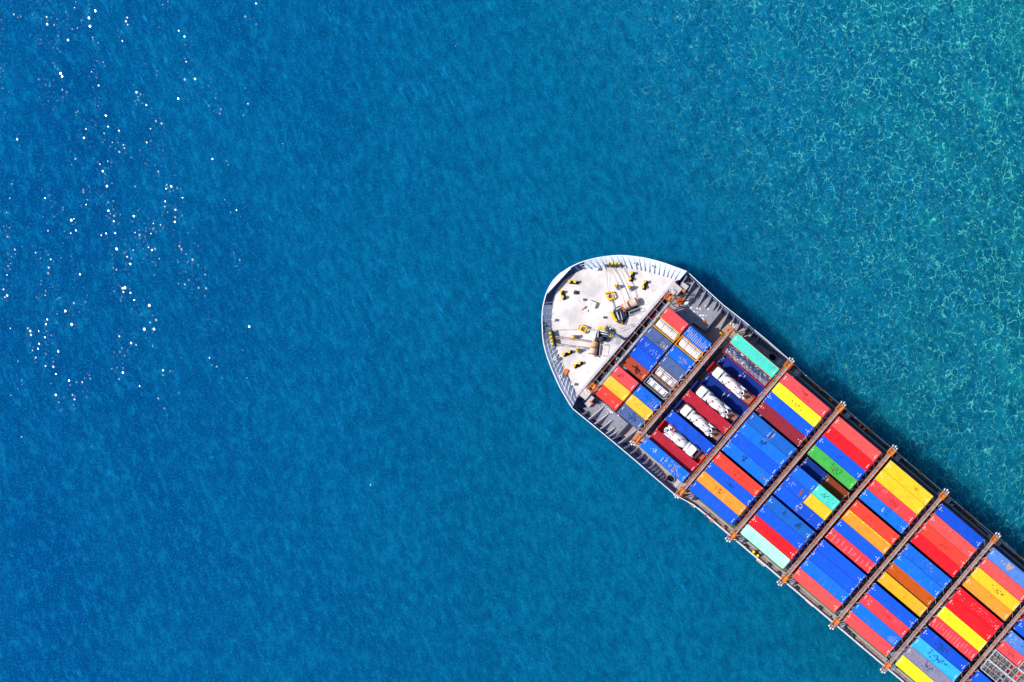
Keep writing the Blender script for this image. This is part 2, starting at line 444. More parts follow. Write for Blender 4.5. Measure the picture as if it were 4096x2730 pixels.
# pale sill along the aft edge of the foredeck, break of the deck behind it
A = Vector(aftS); B = Vector(aftP)
dirv = (B - A).normalized(); nrm = Vector((-dirv.y, dirv.x, 0)) 
if nrm.x < 0: nrm = -nrm
sl = MB()
sl.add([A - nrm*.55 + Vector((0,0,.12)), B - nrm*.55 + Vector((0,0,.12)), B + Vector((0,0,.12)), A + Vector((0,0,.12)),
        A - nrm*.55 - Vector((0,0,.1)), B - nrm*.55 - Vector((0,0,.1)), B - Vector((0,0,3)), A - Vector((0,0,3))],
       [(0,1,2,3),(3,2,6,7),(0,4,5,1),(0,3,7,4),(1,5,6,2)])
sl.build('deck_break', plain('sill_paint', (.52, .49, .56), .5, .3, .3), ship)
nb = 14
for k in range(nb + 1):
    p = A.lerp(B, .035 + .93 * k / nb)
    s_ = MB(); e = p + nrm * 1.55
    s_.add([p + dirv*.05 + Vector((0,0,.02)), e + dirv*.05 - Vector((0,0,.35)), e + dirv*.05 - Vector((0,0,3)), p + dirv*.05 - Vector((0,0,3)),
            p - dirv*.05 + Vector((0,0,.02)), e - dirv*.05 - Vector((0,0,.35)), e - dirv*.05 - Vector((0,0,3)), p - dirv*.05 - Vector((0,0,3))],
           [(0,1,2,3),(7,6,5,4),(0,4,5,1),(1,5,6,2)])
    s_.build('breakwater_rib', STEEL, ship)
bw = MB(); e0 = A + nrm*1.6 - Vector((0,0,.4)); e1 = B + nrm*1.6 - Vector((0,0,.4))
bw.bar(e0, e1, .12, .12)
bw.bar(A + nrm*.4 - Vector((0,0,1.6)), B + nrm*.4 - Vector((0,0,1.6)), 1.2, .06)
bw.build('breakwater', DARKST, ship)

# wing platforms beside the first bay
wp = [c4(*p) for p in [(115,600),(165,500),(250,400),(330,240),(420,150),(960,600),(925,690),(690,975),(510,850),(440,880)]]
MB().prism([SL(*p, WZ)[:2] for p in wp], DZ, WZ).build('wing_platform', WING, ship)
pp_ = [c5(*p) for p in [(505,200),(440,240),(300,330),(380,440),(710,725),(805,668),(930,530),(860,470),(620,260)]]
MB().prism([SL(*p, WZ)[:2] for p in pp_], DZ, WZ).build('wing_platform', WING, ship)

# sloping inner side plating + stringers between foredeck and third gangway
def side_plating(pts, sgn):
    a = [Vector(p) - Vector((0, 0, .08)) for p in pts[:6]]
    f_ = [Vector((p.x, p.y - sgn * (1.5 - .22 * i), DZ + .02)) for i, p in enumerate(a)]
    m = MB(); k = len(a)
    fs = [(i, i+1, i+1+k, i+k) for i in range(k-1)]
    m.add([p - Vector((0, sgn*.05, 0)) for p in a] + f_, fs, 0)
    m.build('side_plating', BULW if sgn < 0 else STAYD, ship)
    for fr in (.22, .45, .68, .9):
        s_ = MB()
        for i in range(k-1):
            s_.bar(a[i].lerp(f_[i], fr) + Vector((0, -sgn*.1, .05)), a[i+1].lerp(f_[i+1], fr) + Vector((0, -sgn*.1, .05)), .22, .07)
        s_.build('side_stringer', STAYD, ship)
side_plating(portR, -1); side_plating(starR, 1)
def rim_z(px): 
    return 10.2
def big_stay(r, q, zr, zd, sgn):
    r0 = Vector(SL(*r, zr)); q0 = Vector(SL(*q, zd))
    foot = Vector((r0.x, r0.y - sgn * .1, zd)); r0.y -= sgn * .1
    d = (q0 - foot); sd = Vector((-d.y, d.x, 0)).normalized() * .07
    kn = r0.lerp(q0, .5); kn.z = max(kn.z, zd + (zr - zd) * .45)
    prof = [r0, kn, q0 + Vector((0, 0, .2)), q0, foot]
    k = len(prof); s_ = MB()
    s_.add([p + sd for p in prof] + [p - sd for p in prof],
           [tuple(range(k)), tuple(reversed(range(k, 2*k)))] + [(j, j+k, (j+1) % k + k, (j+1) % k) for j in range(k)])
    # narrow face plate on the sloping edge
    s_.bar(r0 + Vector((0,0,.03)), kn + Vector((0,0,.03)), .2, .05); s_.bar(kn + Vector((0,0,.03)), q0 + Vector((0,0,.23)), .2, .05)
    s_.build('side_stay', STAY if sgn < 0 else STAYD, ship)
sst = [((415,130),(300,290)),((530,210),(325,555)),((615,285),(460,575)),((705,355),(578,605)),((792,430),(690,640)),((878,508),(805,668)),
       ((923,545),(868,675)),((970,590),(905,710)),((1060,665),(905,975)),((1150,745),(1075,905)),((1240,820),(1160,990)),((1335,905),(1270,1055)),
       ((1425,985),(1370,1115)),((1510,1060),(1455,1190)),((1555,1100),(1530,1185)),((1597,1138),(1575,1220)),((1640,1172),(1622,1250)),
       ((1682,1210),(1665,1280)),((1728,1248),(1710,1300)),((1775,1285),(1760,1330)),((1820,1325),(1810,1365))]
for i, (r, q) in enumerate(sst):
    zr = 10.3 - 2.0 * i / 20
    big_stay(c4(*r), c4(*q), zr, WZ if i < 7 else DZ, 1)
pst = [((200,320),(320,215)),((305,405),(440,310)),((385,475),(605,290)),((465,540),(665,390)),((545,605),(715,480)),((625,670),(755,580)),((665,705),(780,640)),
       ((710,745),(850,660)),((790,805),(1040,620)),((870,870),(990,790)),((955,940),(1065,860)),((1050,1010),(1150,940)),((1130,1080),(1215,1010)),
       ((1210,1140),(1300,1070)),((1250,1170),(1332,1115)),((1290,1205),(1365,1150)),((1330,1240),(1395,1190)),((1370,1275),(1425,1235)),((1410,1305),(1460,1270))]
for i, (r, q) in enumerate(pst):
    zr = 10.3 - 1.9 * i / 18
    big_stay(c5(*r), c5(*q), zr, WZ if 1 < i < 7 else DZ, -1)

# hatch coamings and covers under each bay
def row_t(bay, r):
    t = -305 + 49.4 * r + (10 if r >= 4 else 0) + (10 if r >= 8 else 0)
    if bay <= 1 and r < 4: t += 8
    if bay == 0: t = (t + 250) * 1.0118 - 250
    return t
def bay_s(b): return {0: -542.0, 1: -256.0}.get(b, 13 + 271 * (b - 2))
for b in range(0, 8):
    s0 = bay_s(b) - 8; s1 = bay_s(b) + 224 + 16
    r0, r1 = (2, 10) if b == 0 else (0, 11)
    t0 = row_t(b, r0) - 8; t1 = row_t(b, r1) + 49.4 + 4
    m = MB(); m.box(s0/S, s1/S, -t1/S, -t0/S, DZ + .01, HZ - .35)
    m.build('hatch_coaming', BLUEGREY, ship)
    for g0, g1 in ((r0, 3), (4, 7), (8, r1)):
        m = MB(); m.box((s0-3)/S, (s1+3)/S, -(row_t(b, g1) + 53)/S, -(row_t(b, g0) - 6)/S, HZ - .34, HZ - .02)
        m.build('hatch_cover', BLUEGREY, ship)
for sgn, tt in ((1, row_t(3, 0) - 14), (-1, row_t(3, 11) + 49.4 + 6)):
    # pipe tray / coaming ledge along the outer rows
    m = MB(); b0 = -tt / S
    m.box(20/S, AEND, min(b0, b0 + sgn*.45), max(b0, b0 + sgn*.45), DZ + .01, HZ + .3)
    m.build('coaming_ledge', BLUEGREY if sgn > 0 else GREEN, ship)
    m = MB(); b1 = b0 + sgn * .46
    m.box(20/S, AEND, min(b1, b1 + sgn*.75), max(b1, b1 + sgn*.75), DZ + .01, DZ + .03)
    m.build('green_gutter', GREEN, ship)
MB().box(90.5, 98, pb+3, sb-3, DZ+.01, 14).box(91.5, 97, pb+6, sb-6, 14.01, 17).build('deckhouse', RIM, ship)

# ------------------------------------------------------------------ lashing bridges
BZ = 13.6
def g_s(k): return -11.5 + 272.2 * (k - 2)
g_t = {0: (-243.5, 262), 1: (-299, 303)}
rod_count = 0
bridges = []
for k in range(0, 9):
    t0, t1 = g_t.get(k, (-346, 352))
    sc_ = g_s(k) / S; y0 = -t1 / S; y1 = -t0 / S
    br = empty('lashing_bridge', (sc_, 0, 0), 0, ship); bridges.append(br)
    w = .36 if k else .34
    MB().box(-w if k else .3, w if k else .82, y0, y1, BZ - .12, BZ).build('walkway', GRATE, br)
    # girders under the walkway and legs to the deck
    g = MB(); g.box(-w + (0 if k else .7), -w+.12 + (0 if k else .7), y0, y1, BZ-.75, BZ-.13); g.box(w-.12, w, y0, y1, BZ-.75, BZ-.13)
    nleg = 13
    for i in range(nleg):
        y = y0 + .15 + (y1 - y0 - .3) * i / (nleg - 1)
        for x in ((-w + .06, w - .06) if k else (.4,)): g.bar((x, y, DZ), (x, y, BZ - .7), .16, .22)
        if i % 2 == 0 and i < nleg - 1: g.bar((0, y, DZ + 1.5), (0, y + (y1-y0)/12, BZ - .8), .1)
    g.build('bridge_frame', DARKST, br)
    for sx in ((-1, 1) if k else (-1,)):
        rl = MB(); x = sx * (w + .04)
        for zz in ((1.05, .55) if k else (1.05,)): rl.bar((x, y0, BZ + zz), (x, y1, BZ + zz), .055, .05)
        npst = 13 if k else 6
        for i in range(npst + 1):
            y = y0 + (y1 - y0) * i / npst
            rl.bar((x, y, BZ - .1), (x, y, BZ + 1.1), .06)
            rl.bar((x, y, BZ), (x + sx * .14, y, BZ + .02), .06, .05)
        rl.build('railing', DKORANGE, br)
    for i in range(13):
        y = y0 + (y1 - y0) * (i + .5) / 13
        for sx in (-1, 1):
            if (i + (sx > 0) + k) % 2: 
                MB().box(sx*(w+.12)-.07, sx*(w+.12)+.07, y - .07, y + .07, BZ + .9, BZ + 1.12).build('lamp', CASTW, br)
    for i in (3, 9):
        y = y0 + (y1 - y0) * (i + .9) / 13
        MB().box(w+.1, w+.38, y - .16, y + .16, BZ + .7, BZ + 1.15).build('fire_box', REDM, br)
    for e, y, sg in ((0, y0, -1), (1, y1, 1)):
        fr = MB()
        x0, x1 = -.6, .6; ya, yb = y - sg * 1.5, y + sg * .15
        for zz in (BZ + .1, BZ + 1.15):
            for p, q in (((x0,ya),(x1,ya)),((x1,ya),(x1,yb)),((x1,yb),(x0,yb)),((x0,yb),(x0,ya))):
                fr.bar((*p, zz), (*q, zz), .10, .10)
        for p in ((x0,ya),(x1,ya),(x1,yb),(x0,yb)): fr.bar((*p, DZ), (*p, BZ + 1.2), .14)
        fr.box(-.35, .35, min(y - sg*1.3, y - sg*.5), max(y - sg*1.3, y - sg*.5), BZ + .02, BZ + .3)
        fr.build('end_frame', DKORANGE, br)
        lp = MB()
        for dx, dy in ((-.55, .35), (.0, .6), (.5, .35)):
            lp.cyl((dx, y + sg*dy - .0, BZ + .9), (dx, y + sg*(dy + .35), BZ + 1.15), .14, .2, 10)
            lp.bar((dx, y, BZ + 1.1), (dx, y + sg*dy, BZ + 1.0), .08)
        lp.build('floodlight', WHITE, br)
        if k >= 2:
            MB().box(.8, 1.75, min(y - sg*1.5, y - sg*.2), max(y - sg*1.5, y - sg*.2), DZ + .02, DZ + 3.4).build('deck_locker', STEEL, br)
            MB().box(-1.7, -.8, min(y - sg*1.3, y - sg*.3), max(y - sg*1.3, y - sg*.3), DZ + .02, DZ + 2.2).build('deck_locker', STEEL, br)
# crossed lashing rods from the container corners down to the bridges
def rods(k, side, rows, bay, indiv):
    br = bridges[k]; c = MB(); zt = 13.4 if bay == 0 else ZREF
    for r in rows:
        ya = -(row_t(bay, r) + 2) / S; yb = -(row_t(bay, r) + 47) / S
        if side < 0: xe = (bay_s(bay) + 224) / S - g_s(k) / S + .03
        else: xe = bay_s(bay) / S - g_s(k) / S - .03
        m = MB() if indiv else c
        m.bar((xe, ya, zt - 2.4), (side * .62, yb, BZ - 3.4), .05); m.bar((xe, yb, zt - 2.4), (side * .62, ya, BZ - 3.4), .05)
        m.bar((xe, ya, zt - .15), (side * .66, ya - .9, BZ + .1), .05); m.bar((xe, yb, zt - .15), (side * .66, yb + .9, BZ + .1), .05)
        if indiv: m.build('lashing_rod', STAY, br)
    if not indiv and c.v: tag(c.build('lashing_rods', STAY, br), kind='stuff')
rods(1, -1, range(2, 11), 0, True)
rods(3, -1, range(0, 12), 2, True); rods(4, -1, range(0, 12), 3, True)
rods(5, -1, range(0, 12), 4, True); rods(6, -1, range(0, 12), 5, True)
rods(6, 1, range(0, 12), 6, True); rods(7, -1, range(0, 12), 6, True)
rods(5, 1, range(0, 12), 5, False); rods(7, 1, range(3, 11), 7, False)

# ------------------------------------------------------------------ deck gear of the foredeck
def bitt(h1, h2, zd, name='mooring_bitt', hz=1.25, capm=None):
    p = Vector(SL(*h1, zd + hz)); q = Vector(SL(*h2, zd + hz)); p.z = q.z = zd
    c = (p + q) / 2; d = (q - p); L = d.length; ang = math.atan2(d.y, d.x)
    e = empty(name, tuple(c), ang, ship)
    MB().box(-L/2-.42, L/2+.42, -.36, .36, .0, .28).build('base', BLACKM, e)
    for s_ in (-1, 1):
        MB().lathe([(.27,.28),(.25,.9),(.25,1.05)], 14, 0, Matrix.Translation((s_*L/2,0,0))).build('post', BLACKM, e)
        MB().lathe([(.33,1.05),(.35,1.12),(.34,hz-.03),(.28,hz)], 16, 0, Matrix.Translation((s_*L/2,0,0))).build('cap', capm or YEL, e)
for a_, b2 in [((375,349),(420,353)),((301,438),(315,483)),((901,278),(886,328)),((1014,353),(997,398)),((323,968),(370,947)),((415,1066),(457,1043))]:
    bitt(c1(*a_), c1(*b2), FZ)
bitt((2900+900/7.84, 2150+460/7.84), (2900+1028/7.84, 2150+578/7.84), DZ, hz=1.2)
bitt((2800+1672/2.613, 1350+920/2.613), (2800+1715/2.613, 1350+958/2.613), DZ, hz=1.2, capm=ORANGE)
for x, y in ((767,386),(880,396),(407,815),(437,930)):
    p = SL(*c1(x, y), FZ + 1.9)
    e = empty('pedestal_roller', (p[0], p[1], FZ), 0, ship)
    MB().lathe([(.62,0),(.55,.25),(.38,1.25),(.36,1.4)], 16).build('pedestal', STEEL, e)
    MB().lathe([(.34,1.4),(.2,1.5),(.2,1.7),(.34,1.8),(.3,1.9)], 14).build('roller', YEL, e)
    MB().lathe([(.12,1.9),(.12,1.96)], 8).build('pin', BLACKM, e)
def roller_row(heads, green):
    pts = [Vector(SL(*c1(*h_), FZ + 1.2)) for h_ in heads]
    c = sum(pts, Vector()) / len(pts); c.z = FZ; d = pts[-1] - pts[0]; ang = math.atan2(d.y, d.x)
    e = empty('roller_fairlead', tuple(c), ang, ship); L = d.length
    m = MB(); m.box(-L/2-.5, L/2+.5, -.55, .3, 0, .3); m.box(-L/2-.55, L/2+.55, .35*green-.1, .35*green+.15, .3, 1.5)
    m.build('frame', DARKST, e)
    MB().box(-L/2-.5, L/2+.5, .35*green-.06, .35*green+.11, 1.51, 1.56).build('top_strip', DKGREEN, e)
    for p in pts:
        t = (p - c).dot(d.normalized())
        MB().lathe([(.26,.3),(.16,.4),(.16,.95),(.28,1.05),(.26,1.2)], 12, 0, Matrix.Translation((t, -.1*green, 0))).build('roller', YEL, e)
roller_row([(702,203),(737,203),(765,203),(796,203)], -1)
roller_row([(214,790),(222,820),(226,850),(232,880)], 1)
# panama chocks set in the bulwark
for x, y in ((930,200),(1085,222),(253,1007),(302,1157)):
    p = SL(*c1(x, y), FZ + 1.3)
    e = empty('mooring_chock', p, 0, ship)
    MB().torus((0,0,0), .30, .13).build('ring', RIM, e)
    MB().lathe([(.22,-.06),(.22,-.02)], 12).build('opening', DKGREEN, e)

# mooring ropes: from drum to fairlead over the pedestals
def rope(pts, r, m):
    c = MB(); q = [SL(*c1(x, y), z) for x, y, z in pts]
    for i in range(len(q)-1): c.cyl(q[i], q[i+1], r, None, 6)
    c.build('mooring_rope', m, ship)
F = FZ
rope([(708,212,F+.8),(750,298,F+1.2),(800,400,F+1.3),(850,545,F+1.5)], .06, ROPEW)
rope([(722,212,F+.8),(757,298,F+1.25),(806,400,F+1.3),(857,545,F+1.5)], .05, ROPEW)
rope([(793,212,F+.8),(830,298,F+1.2),(875,395,F+1.5),(902,530,F+1.5)], .06, ROPEW)
rope([(806,212,F+.8),(835,298,F+1.25),(884,395,F+1.5),(912,530,F+1.5)], .05, ROPEW)
rope([(230,815,F+.8),(330,830,F+1.2),(425,842,F+1.4),(585,866,F+1.5)], .08, ROPE)
rope([(232,830,F+.8),(330,842,F+1.2),(425,852,F+1.4),(585,876,F+1.5)], .06, ROPE)
rope([(240,878,F+.8),(330,892,F+1.2),(430,905,F+1.4),(548,922,F+1.5)], .08, ROPEW)
rope([(240,888,F+.8),(330,902,F+1.2),(430,915,F+1.4),(548,932,F+1.5)], .06, ROPEW)
for p, q in (((683,150),(705,440)), ((165,765),(460,762))):
    c = MB(); c.cyl(SL(*c1(*p), F+1.5), SL(*c1(*q), F+.3), .03, None, 5); c.build('stay_wire', DARKST, ship)

# windlasses (two mirrored machines); pixel points of crop c1
def windlass(P):
    def L(x, y, z): return Vector(SL(*c1(x, y), FZ + z))
    org = L(*P['gear'], .8); org.z = FZ
    e = empty('windlass', tuple(org), 0, ship)
    def rel(v): return v - org
    # bed plate
    q = [rel(L(x, y, .1)) for x, y in P['bed']]
    MB().prism([(v.x, v.y) for v in q], .02, .14).build('bed_plate', DARKST, e)
    # drums with wound rope between orange flanges
    for (x0, y0, x1, y1, r, m) in P['drums']:
        a = rel(L(x0, y0, 1.1)); b = rel(L(x1, y1, 1.1)); d = (b - a)
        M = Matrix.Translation(a) @ d.to_track_quat('Z', 'Y').to_matrix().to_4x4(); Ld = d.length
        prof = []; nr = 9
        for i in range(nr): prof += [(r*.84, Ld*i/nr), (r*.9, Ld*(i+.5)/nr)]
        prof.append((r*.84, Ld))
        dr = MB().lathe(prof, 18, 0, M).build('rope_drum', m, e)
        fl = MB()
        for z0 in (-.1, Ld): fl.lathe([(r, z0), (r, z0 + .1)], 20, 0, M)
        fo = fl.build('flange', YEL if m is ROPE else ORANGE, e)
        lg = MB()
        for z0 in (-.2, Ld + .2):
            c = a + d.normalized() * z0; lg.bar((c.x, c.y, .1), (c.x, c.y, 1.15), .22, .5)
        lg.build('bearing', DARKST, e)
    # gear housings
    m = MB()
    for (x0, y0, x1, y1, w, z) in P['boxes']:
        a = rel(L(x0, y0, z)); b = rel(L(x1, y1, z)); m.bar((a.x, a.y, z*.55), (b.x, b.y, z*.55), w, z*.95)
    m.build('gearbox', DARKST, e)
    m = MB()
    for (x0, y0, x1, y1, w, z) in P['pale']:
        a = rel(L(x0, y0, z)); b = rel(L(x1, y1, z)); m.cyl((a.x, a.y, z), (b.x, b.y, z), w, None, 10)
    m.build('hydraulic_pipe', STAY, e)
    # curved yellow brake band cover
    arc = [rel(L(x, y, 1.5)) for x, y in P['brake']]
    m = MB()
    for i in range(len(arc)-1): m.bar(arc[i], arc[i+1], .55, .5)
    m.build('brake_cover', YEL, e)
    c = rel(L(*P['ring'], 1.0)); m = MB()
    m.torus((c.x, c.y, 1.0), .34, .1); m.lathe([(.12,.1),(.12,1.05)], 10, 0, Matrix.Translation((c.x, c.y, 0)))
    for k in range(3):
        a2 = k * 2.1; m.bar((c.x, c.y, 1.0), (c.x + .34*math.cos(a2), c.y + .34*math.sin(a2), 1.0), .06)
    m.build('hand_wheel', YEL, e)
    # orange teeth guard
    m = MB(); a = rel(L(*P['teeth'][0], 1.3)); b = rel(L(*P['teeth'][1], 1.3))
    for i in range(6):
        p = a.lerp(b, i/5); m.bar((p.x-.22, p.y-.12, 1.3), (p.x+.22, p.y+.12, 1.3), .12, .3)
    m.build('gear_guard', ORANGE, e)
    # chain, stopper frame
    ch = [rel(L(x, y, .45)) for x, y in P['chain']]; m = MB()
    for i in range(len(ch)-1):
        n0 = max(1, int((ch[i+1]-ch[i]).length / .42)); dd = (ch[i+1]-ch[i])
        for j in range(n0):
            c0 = ch[i] + dd * ((j+.5)/n0)
            M = Matrix.Translation(c0) @ dd.to_track_quat('X', 'Z').to_matrix().to_4x4() @ Matrix.Rotation((j % 2) * math.pi/2, 4, 'X') @ Matrix.Diagonal((1.25, .8, 1, 1))
            m.torus((0,0,0), .2, .075, 10, 5, 0, M)
    m.build('anchor_chain', RIM, e)
    fr = [rel(L(x, y, .9)) for x, y in P['frame']]; m = MB()
    for i in range(4): m.bar(fr[i], fr[(i+1) % 4], .26, .3); m.bar((fr[i].x, fr[i].y, 0), fr[i], .2)
    m.build('chain_stopper', YEL, e)
    cc = sum(fr, Vector()) / 4; m = MB()
    m.lathe([(.55, .02), (.55, .35), (.4, .4)], 14, 0, Matrix.Translation((cc.x, cc.y, 0)))
    m.build('hawse_cover', plain('hawse_brown', (.22, .14, .13), .6, .5, .5), e)
    # mesh guard cage beside the machine
    g = MB(); q = [rel(L(x, y, 1.0)) for x, y in P['cage']]
    for i in range(len(q)):
        g.bar(q[i], q[(i+1) % len(q)], .07); g.bar((q[i].x, q[i].y, 0), q[i], .07)
    for t in range(1, 6):
        g.bar(q[0].lerp(q[1], t/6), q[3].lerp(q[2], t/6), .035)
    g.build('guard_rail', STAY, e)
    if 'cage2' in P:
        g = MB(); q = [rel(L(x, y, 1.0)) for x, y in P['cage2']]
        for i in range(len(q)):
            g.bar(q[i], q[(i+1) % len(q)], .07); g.bar((q[i].x, q[i].y, 0), q[i], .07)
        g.build('guard_rail', STAY, e)
windlass(dict(gear=(790,630), bed=[(745,590),(795,560),(880,600),(940,560),(985,575),(975,610),(870,655),(830,720),(800,715),(770,690)],
    drums=[(838,572,878,552,.78,ROPEW),(893,545,946,522,.92,ROPEW)],
    boxes=[(765,610,812,700,.9,1.3),(820,600,832,668,.75,1.0),(842,610,850,650,.5,.8),(790,580,815,600,.7,1.2),(880,545,888,570,.2,1.4)],
    pale=[(768,592,822,566,.12,1.2),(778,612,800,680,.14,1.45),(808,610,826,680,.1,1.3),(950,515,965,545,.22,1.0)],
    brake=[(738,612),(745,640),(758,668),(778,692)], ring=(812,705), teeth=[(815,562),(845,605)],
    chain=[(722,500),(738,535),(748,570),(752,600)], frame=[(682,452),(732,440),(752,488),(712,514)],
    cage=[(800,745),(890,710),(900,728),(812,768)], cage2=[(880,610),(975,575),(985,600),(885,640)]))
windlass(dict(gear=(668,795), bed=[(610,770),(740,800),(745,850),(700,870),(630,850),(625,980),(575,985),(590,860)],
    drums=[(583,908,594,868,.80,ROPE),(573,968,582,922,.90,ROPEW)],
    boxes=[(640,778,715,800,.8,1.2),(622,775,616,845,.55,1.0),(655,812,720,820,.5,.9),(636,825,650,850,.8,1.1)],
    pale=[(622,770,618,825,.12,1.2),(640,770,705,786,.13,1.4),(645,792,715,808,.1,1.2),(560,975,600,990,.2,1.0)],
    brake=[(622,748),(650,747),(680,755),(708,770)], ring=(726,810), teeth=[(593,842),(630,850)],
    chain=[(522,755),(555,762),(590,768),(618,772)], frame=[(463,722),(525,742),(505,786),(452,760)],
    cage=[(745,800),(785,812),(765,880),(730,870)], cage2=[(640,885),(680,890),(665,985),(628,980)]))

# foremast
mb0 = SL(*c1(842, 842), FZ)
fm = empty('foremast', (mb0[0], mb0[1], FZ), 0, ship)
MH = 11.5
mm = MB(); mm.lathe([(.34,0),(.3,.3),(.22,MH*.6),(.12,MH)], 12); mm.build('mast_tube', STEEL, fm)
mm = MB()
for z_, w in ((MH*.55, 1.3), (MH*.72, 1.7), (MH*.86, 1.3), (MH*.97, .7)):
    mm.bar((-w*.6, w*.5, z_), (w*.6, -w*.5, z_), .12); mm.bar((-w*.3, -w*.4, z_+.1), (w*.3, w*.4, z_+.1), .1)
for z_ in (MH*.6, MH*.75, MH*.88): mm.box(-.5, .5, -.45, .45, z_, z_ + .06)
mm.build('crosstree', DARKST, fm)
for i, z_ in enumerate((MH*.62, MH*.77, MH*.9)):
    MB().box(-.2+.5*(i-1), .12+.5*(i-1), .3, .62, z_, z_+.4).build('mast_light', WHITE if i != 1 else DKGREEN, fm)
m = MB()
for k in range(20): m.bar((.28, -.15, .6 + k*.4), (.28, .15, .6 + k*.4), .03)
m.bar((.28,-.16,.3),(.28,-.16,8.6),.04); m.bar((.28,.16,.3),(.28,.16,8.6),.04)
m.build('ladder', STAY, fm)
m = MB()
for q in ((-3.2, 2.4), (-3.0, -2.6)): m.cyl((q[0], q[1], 0), (0, 0, MH*.8), .03, None, 5)
m.build('stay_wire', DARKST, fm)

# small deck fittings
p = SL(*c1(560, 545), FZ + .8); e = empty('deck_hatch', (p[0], p[1], FZ), .35, ship)
MB().box(-.95,.95,-.6,.6,0,.75).build('coaming', RIM, e); MB().box(-1.0,1.0,-.65,.65,.76,.9).build('lid', WHITE, e)
MB().box(-.5,.2,-.3,.3,.91,.99).build('lid_plate', STAY, e)
for x, y in ((500,506),(671,657)):
    p = SL(*c1(x, y), FZ + .6); e = empty('vent_cap', (p[0], p[1], FZ), 0, ship)
    MB().lathe([(.14,0),(.14,.4)], 10).build('pipe', DARKST, e); MB().lathe([(.27,.4),(.3,.5),(.2,.64)], 12).build('cap', DKGREEN, e)
p = SL(*c1(425, 446), FZ + .6); e = empty('gooseneck_vent', (p[0], p[1], FZ), .8, ship)
MB().box(-.5,.5,-.25,.25,0,.3).box(-.2,.35,-.4,.4,.3,.75).build('body', DARKST, e)
for k in range(4):
    p = SL(*c1(487 + 9*k, 592 - 9*k), FZ + .4); m = MB(); m.lathe([(.1,0),(.1,.35),(.14,.4)], 8)
    m.build('valve', plain('valve_red', (.25,.02,.03), .5, .2, .2), ship, (p[0], p[1], FZ))
p = SL(*c1(515, 600), FZ + .2); MB().box(-.5,.5,-.3,.3,0,.25).build('valve_tray', STAY, ship, (p[0], p[1], FZ), .6)
for x, y in ((607,248),(240,680),(405,1225)):
    p = SL(*c1(x, y), FZ + .8); e = empty('vent_post', (p[0], p[1], FZ), .5, ship)
    MB().lathe([(.22,0),(.2,.7)], 10).build('pipe', STEEL, e); MB().box(-.35,.4,-.25,.25,.7,1.0).build('head', STAY, e)
p = SL(*c1(350,1120), FZ); MB().box(-.45,.45,-.55,.55,0.0,.35).build('fire_box', ORANGE, ship, (p[0], p[1], FZ), .3)
# pale non-skid and touch-up paint patches
pt = MB(); random.seed(3)
spots = [(1012,285,26,30),(972,440,22,32),(1020,540,34,30),(1035,560,26,20),(1132,440,28,28),(1110,465,14,10),(1058,475,12,12),(1092,460,12,14),(985,475,12,10),
    (1005,470,10,10),(1010,575,18,14),(965,655,28,30),(1155,415,10,16),(1185,390,10,16),(1140,400,10,12),(1000,600,12,10),(990,545,10,8),(1075,490,8,10),
    (990,520,8,8),(1048,500,8,8),(1035,515,8,8),(1110,455,10,10),(600,712,14,12),(660,965,10,8),(555,1150,10,16),(775,1010,8,8),(655,640,14,10)]
for x, y, w, h_ in spots:
    q = SL(*c1(x, y), FZ); a2 = random.uniform(-.3, .3) ; w2 = w/2.12/S/2; h2 = h_/2.12/S/2
    M = Matrix.Translation((q[0], q[1], FZ + .004)) @ Matrix.Rotation(a2, 4, 'Z')
    MB().add([(-w2,-h2,0),(w2,-h2,0),(w2*.9,h2,0),(-w2,h2*.9,0)], [(0,1,2,3)], 0, False, M).build('paint_patch', WHITE, ship)
pt = MB()
for fn, ls in ((c4, [(405,545,50,60),(470,615,45,25),(430,580,50,30),(565,628,20,25),(610,640,25,25),(690,588,15,22),(735,638,28,22),(520,678,30,20),(575,685,14,16),
        (620,735,30,30),(660,735,26,26),(655,785,40,20),(700,740,12,20),(430,500,40,25)]),
      (c5, [(600,270,20,12),(620,300,14,14),(655,330,22,18),(690,370,30,26),(672,352,20,12),(712,378,26,16),(795,415,18,20),(640,372,18,12),(625,335,10,10),(535,300,12,10)])):
    for x, y, w, h_ in ls:
        q = SL(*fn(x, y), WZ); a2 = random.uniform(-.3, .3); w2 = w/3.8/S/2; h2 = h_/3.8/S/2
        M = Matrix.Translation((q[0], q[1], WZ + .004)) @ Matrix.Rotation(a2, 4, 'Z')
        MB().add([(-w2,-h2,0),(w2,-h2,0),(w2*.9,h2,0),(-w2,h2*.9,0)], [(0,1,2,3)], 0, False, M).build('paint_patch', RIM, ship)
# housings at both ends of the break of the foredeck
def housing(fn, x, y, lx, ly, h0, z0=DZ, rz=0, m=None):
    p = SL(*fn(x, y), z0 + h0)
    e = empty('vent_housing', (p[0], p[1], z0), rz, ship)
    MB().box(-lx/2,lx/2,-ly/2,ly/2,0,h0-.1).build('body', m or STEEL, e)
    MB().box(-lx/2-.06,lx/2+.06,-ly/2-.06,ly/2+.06,h0-.1,h0).build('lid', m or plain('housing_lid', (.50,.46,.46), .5, .4, .4), e)
housing(c4, 235, 325, 2.3, 1.8, 3.6, rz=.0); housing(c4, 365, 300, 1.5, 1.4, 3.0, rz=.1); housing(c4, 205, 375, .9, .8, 3.9)
housing(c4, 370, 420, .5, 1.3, 2.6, m=DARKST)
housing(c5, 350, 120, 1.6, 2.2, 3.6); housing(c5, 405, 175, 1.5, 1.1, 3.0); housing(c5, 390, 250, 1.1, 1.3, 2.9); housing(c5, 470, 215, 1.3, .7, 2.2, m=DARKST)
m = MB(); q0 = SL(*c4(318, 490), WZ + .6)
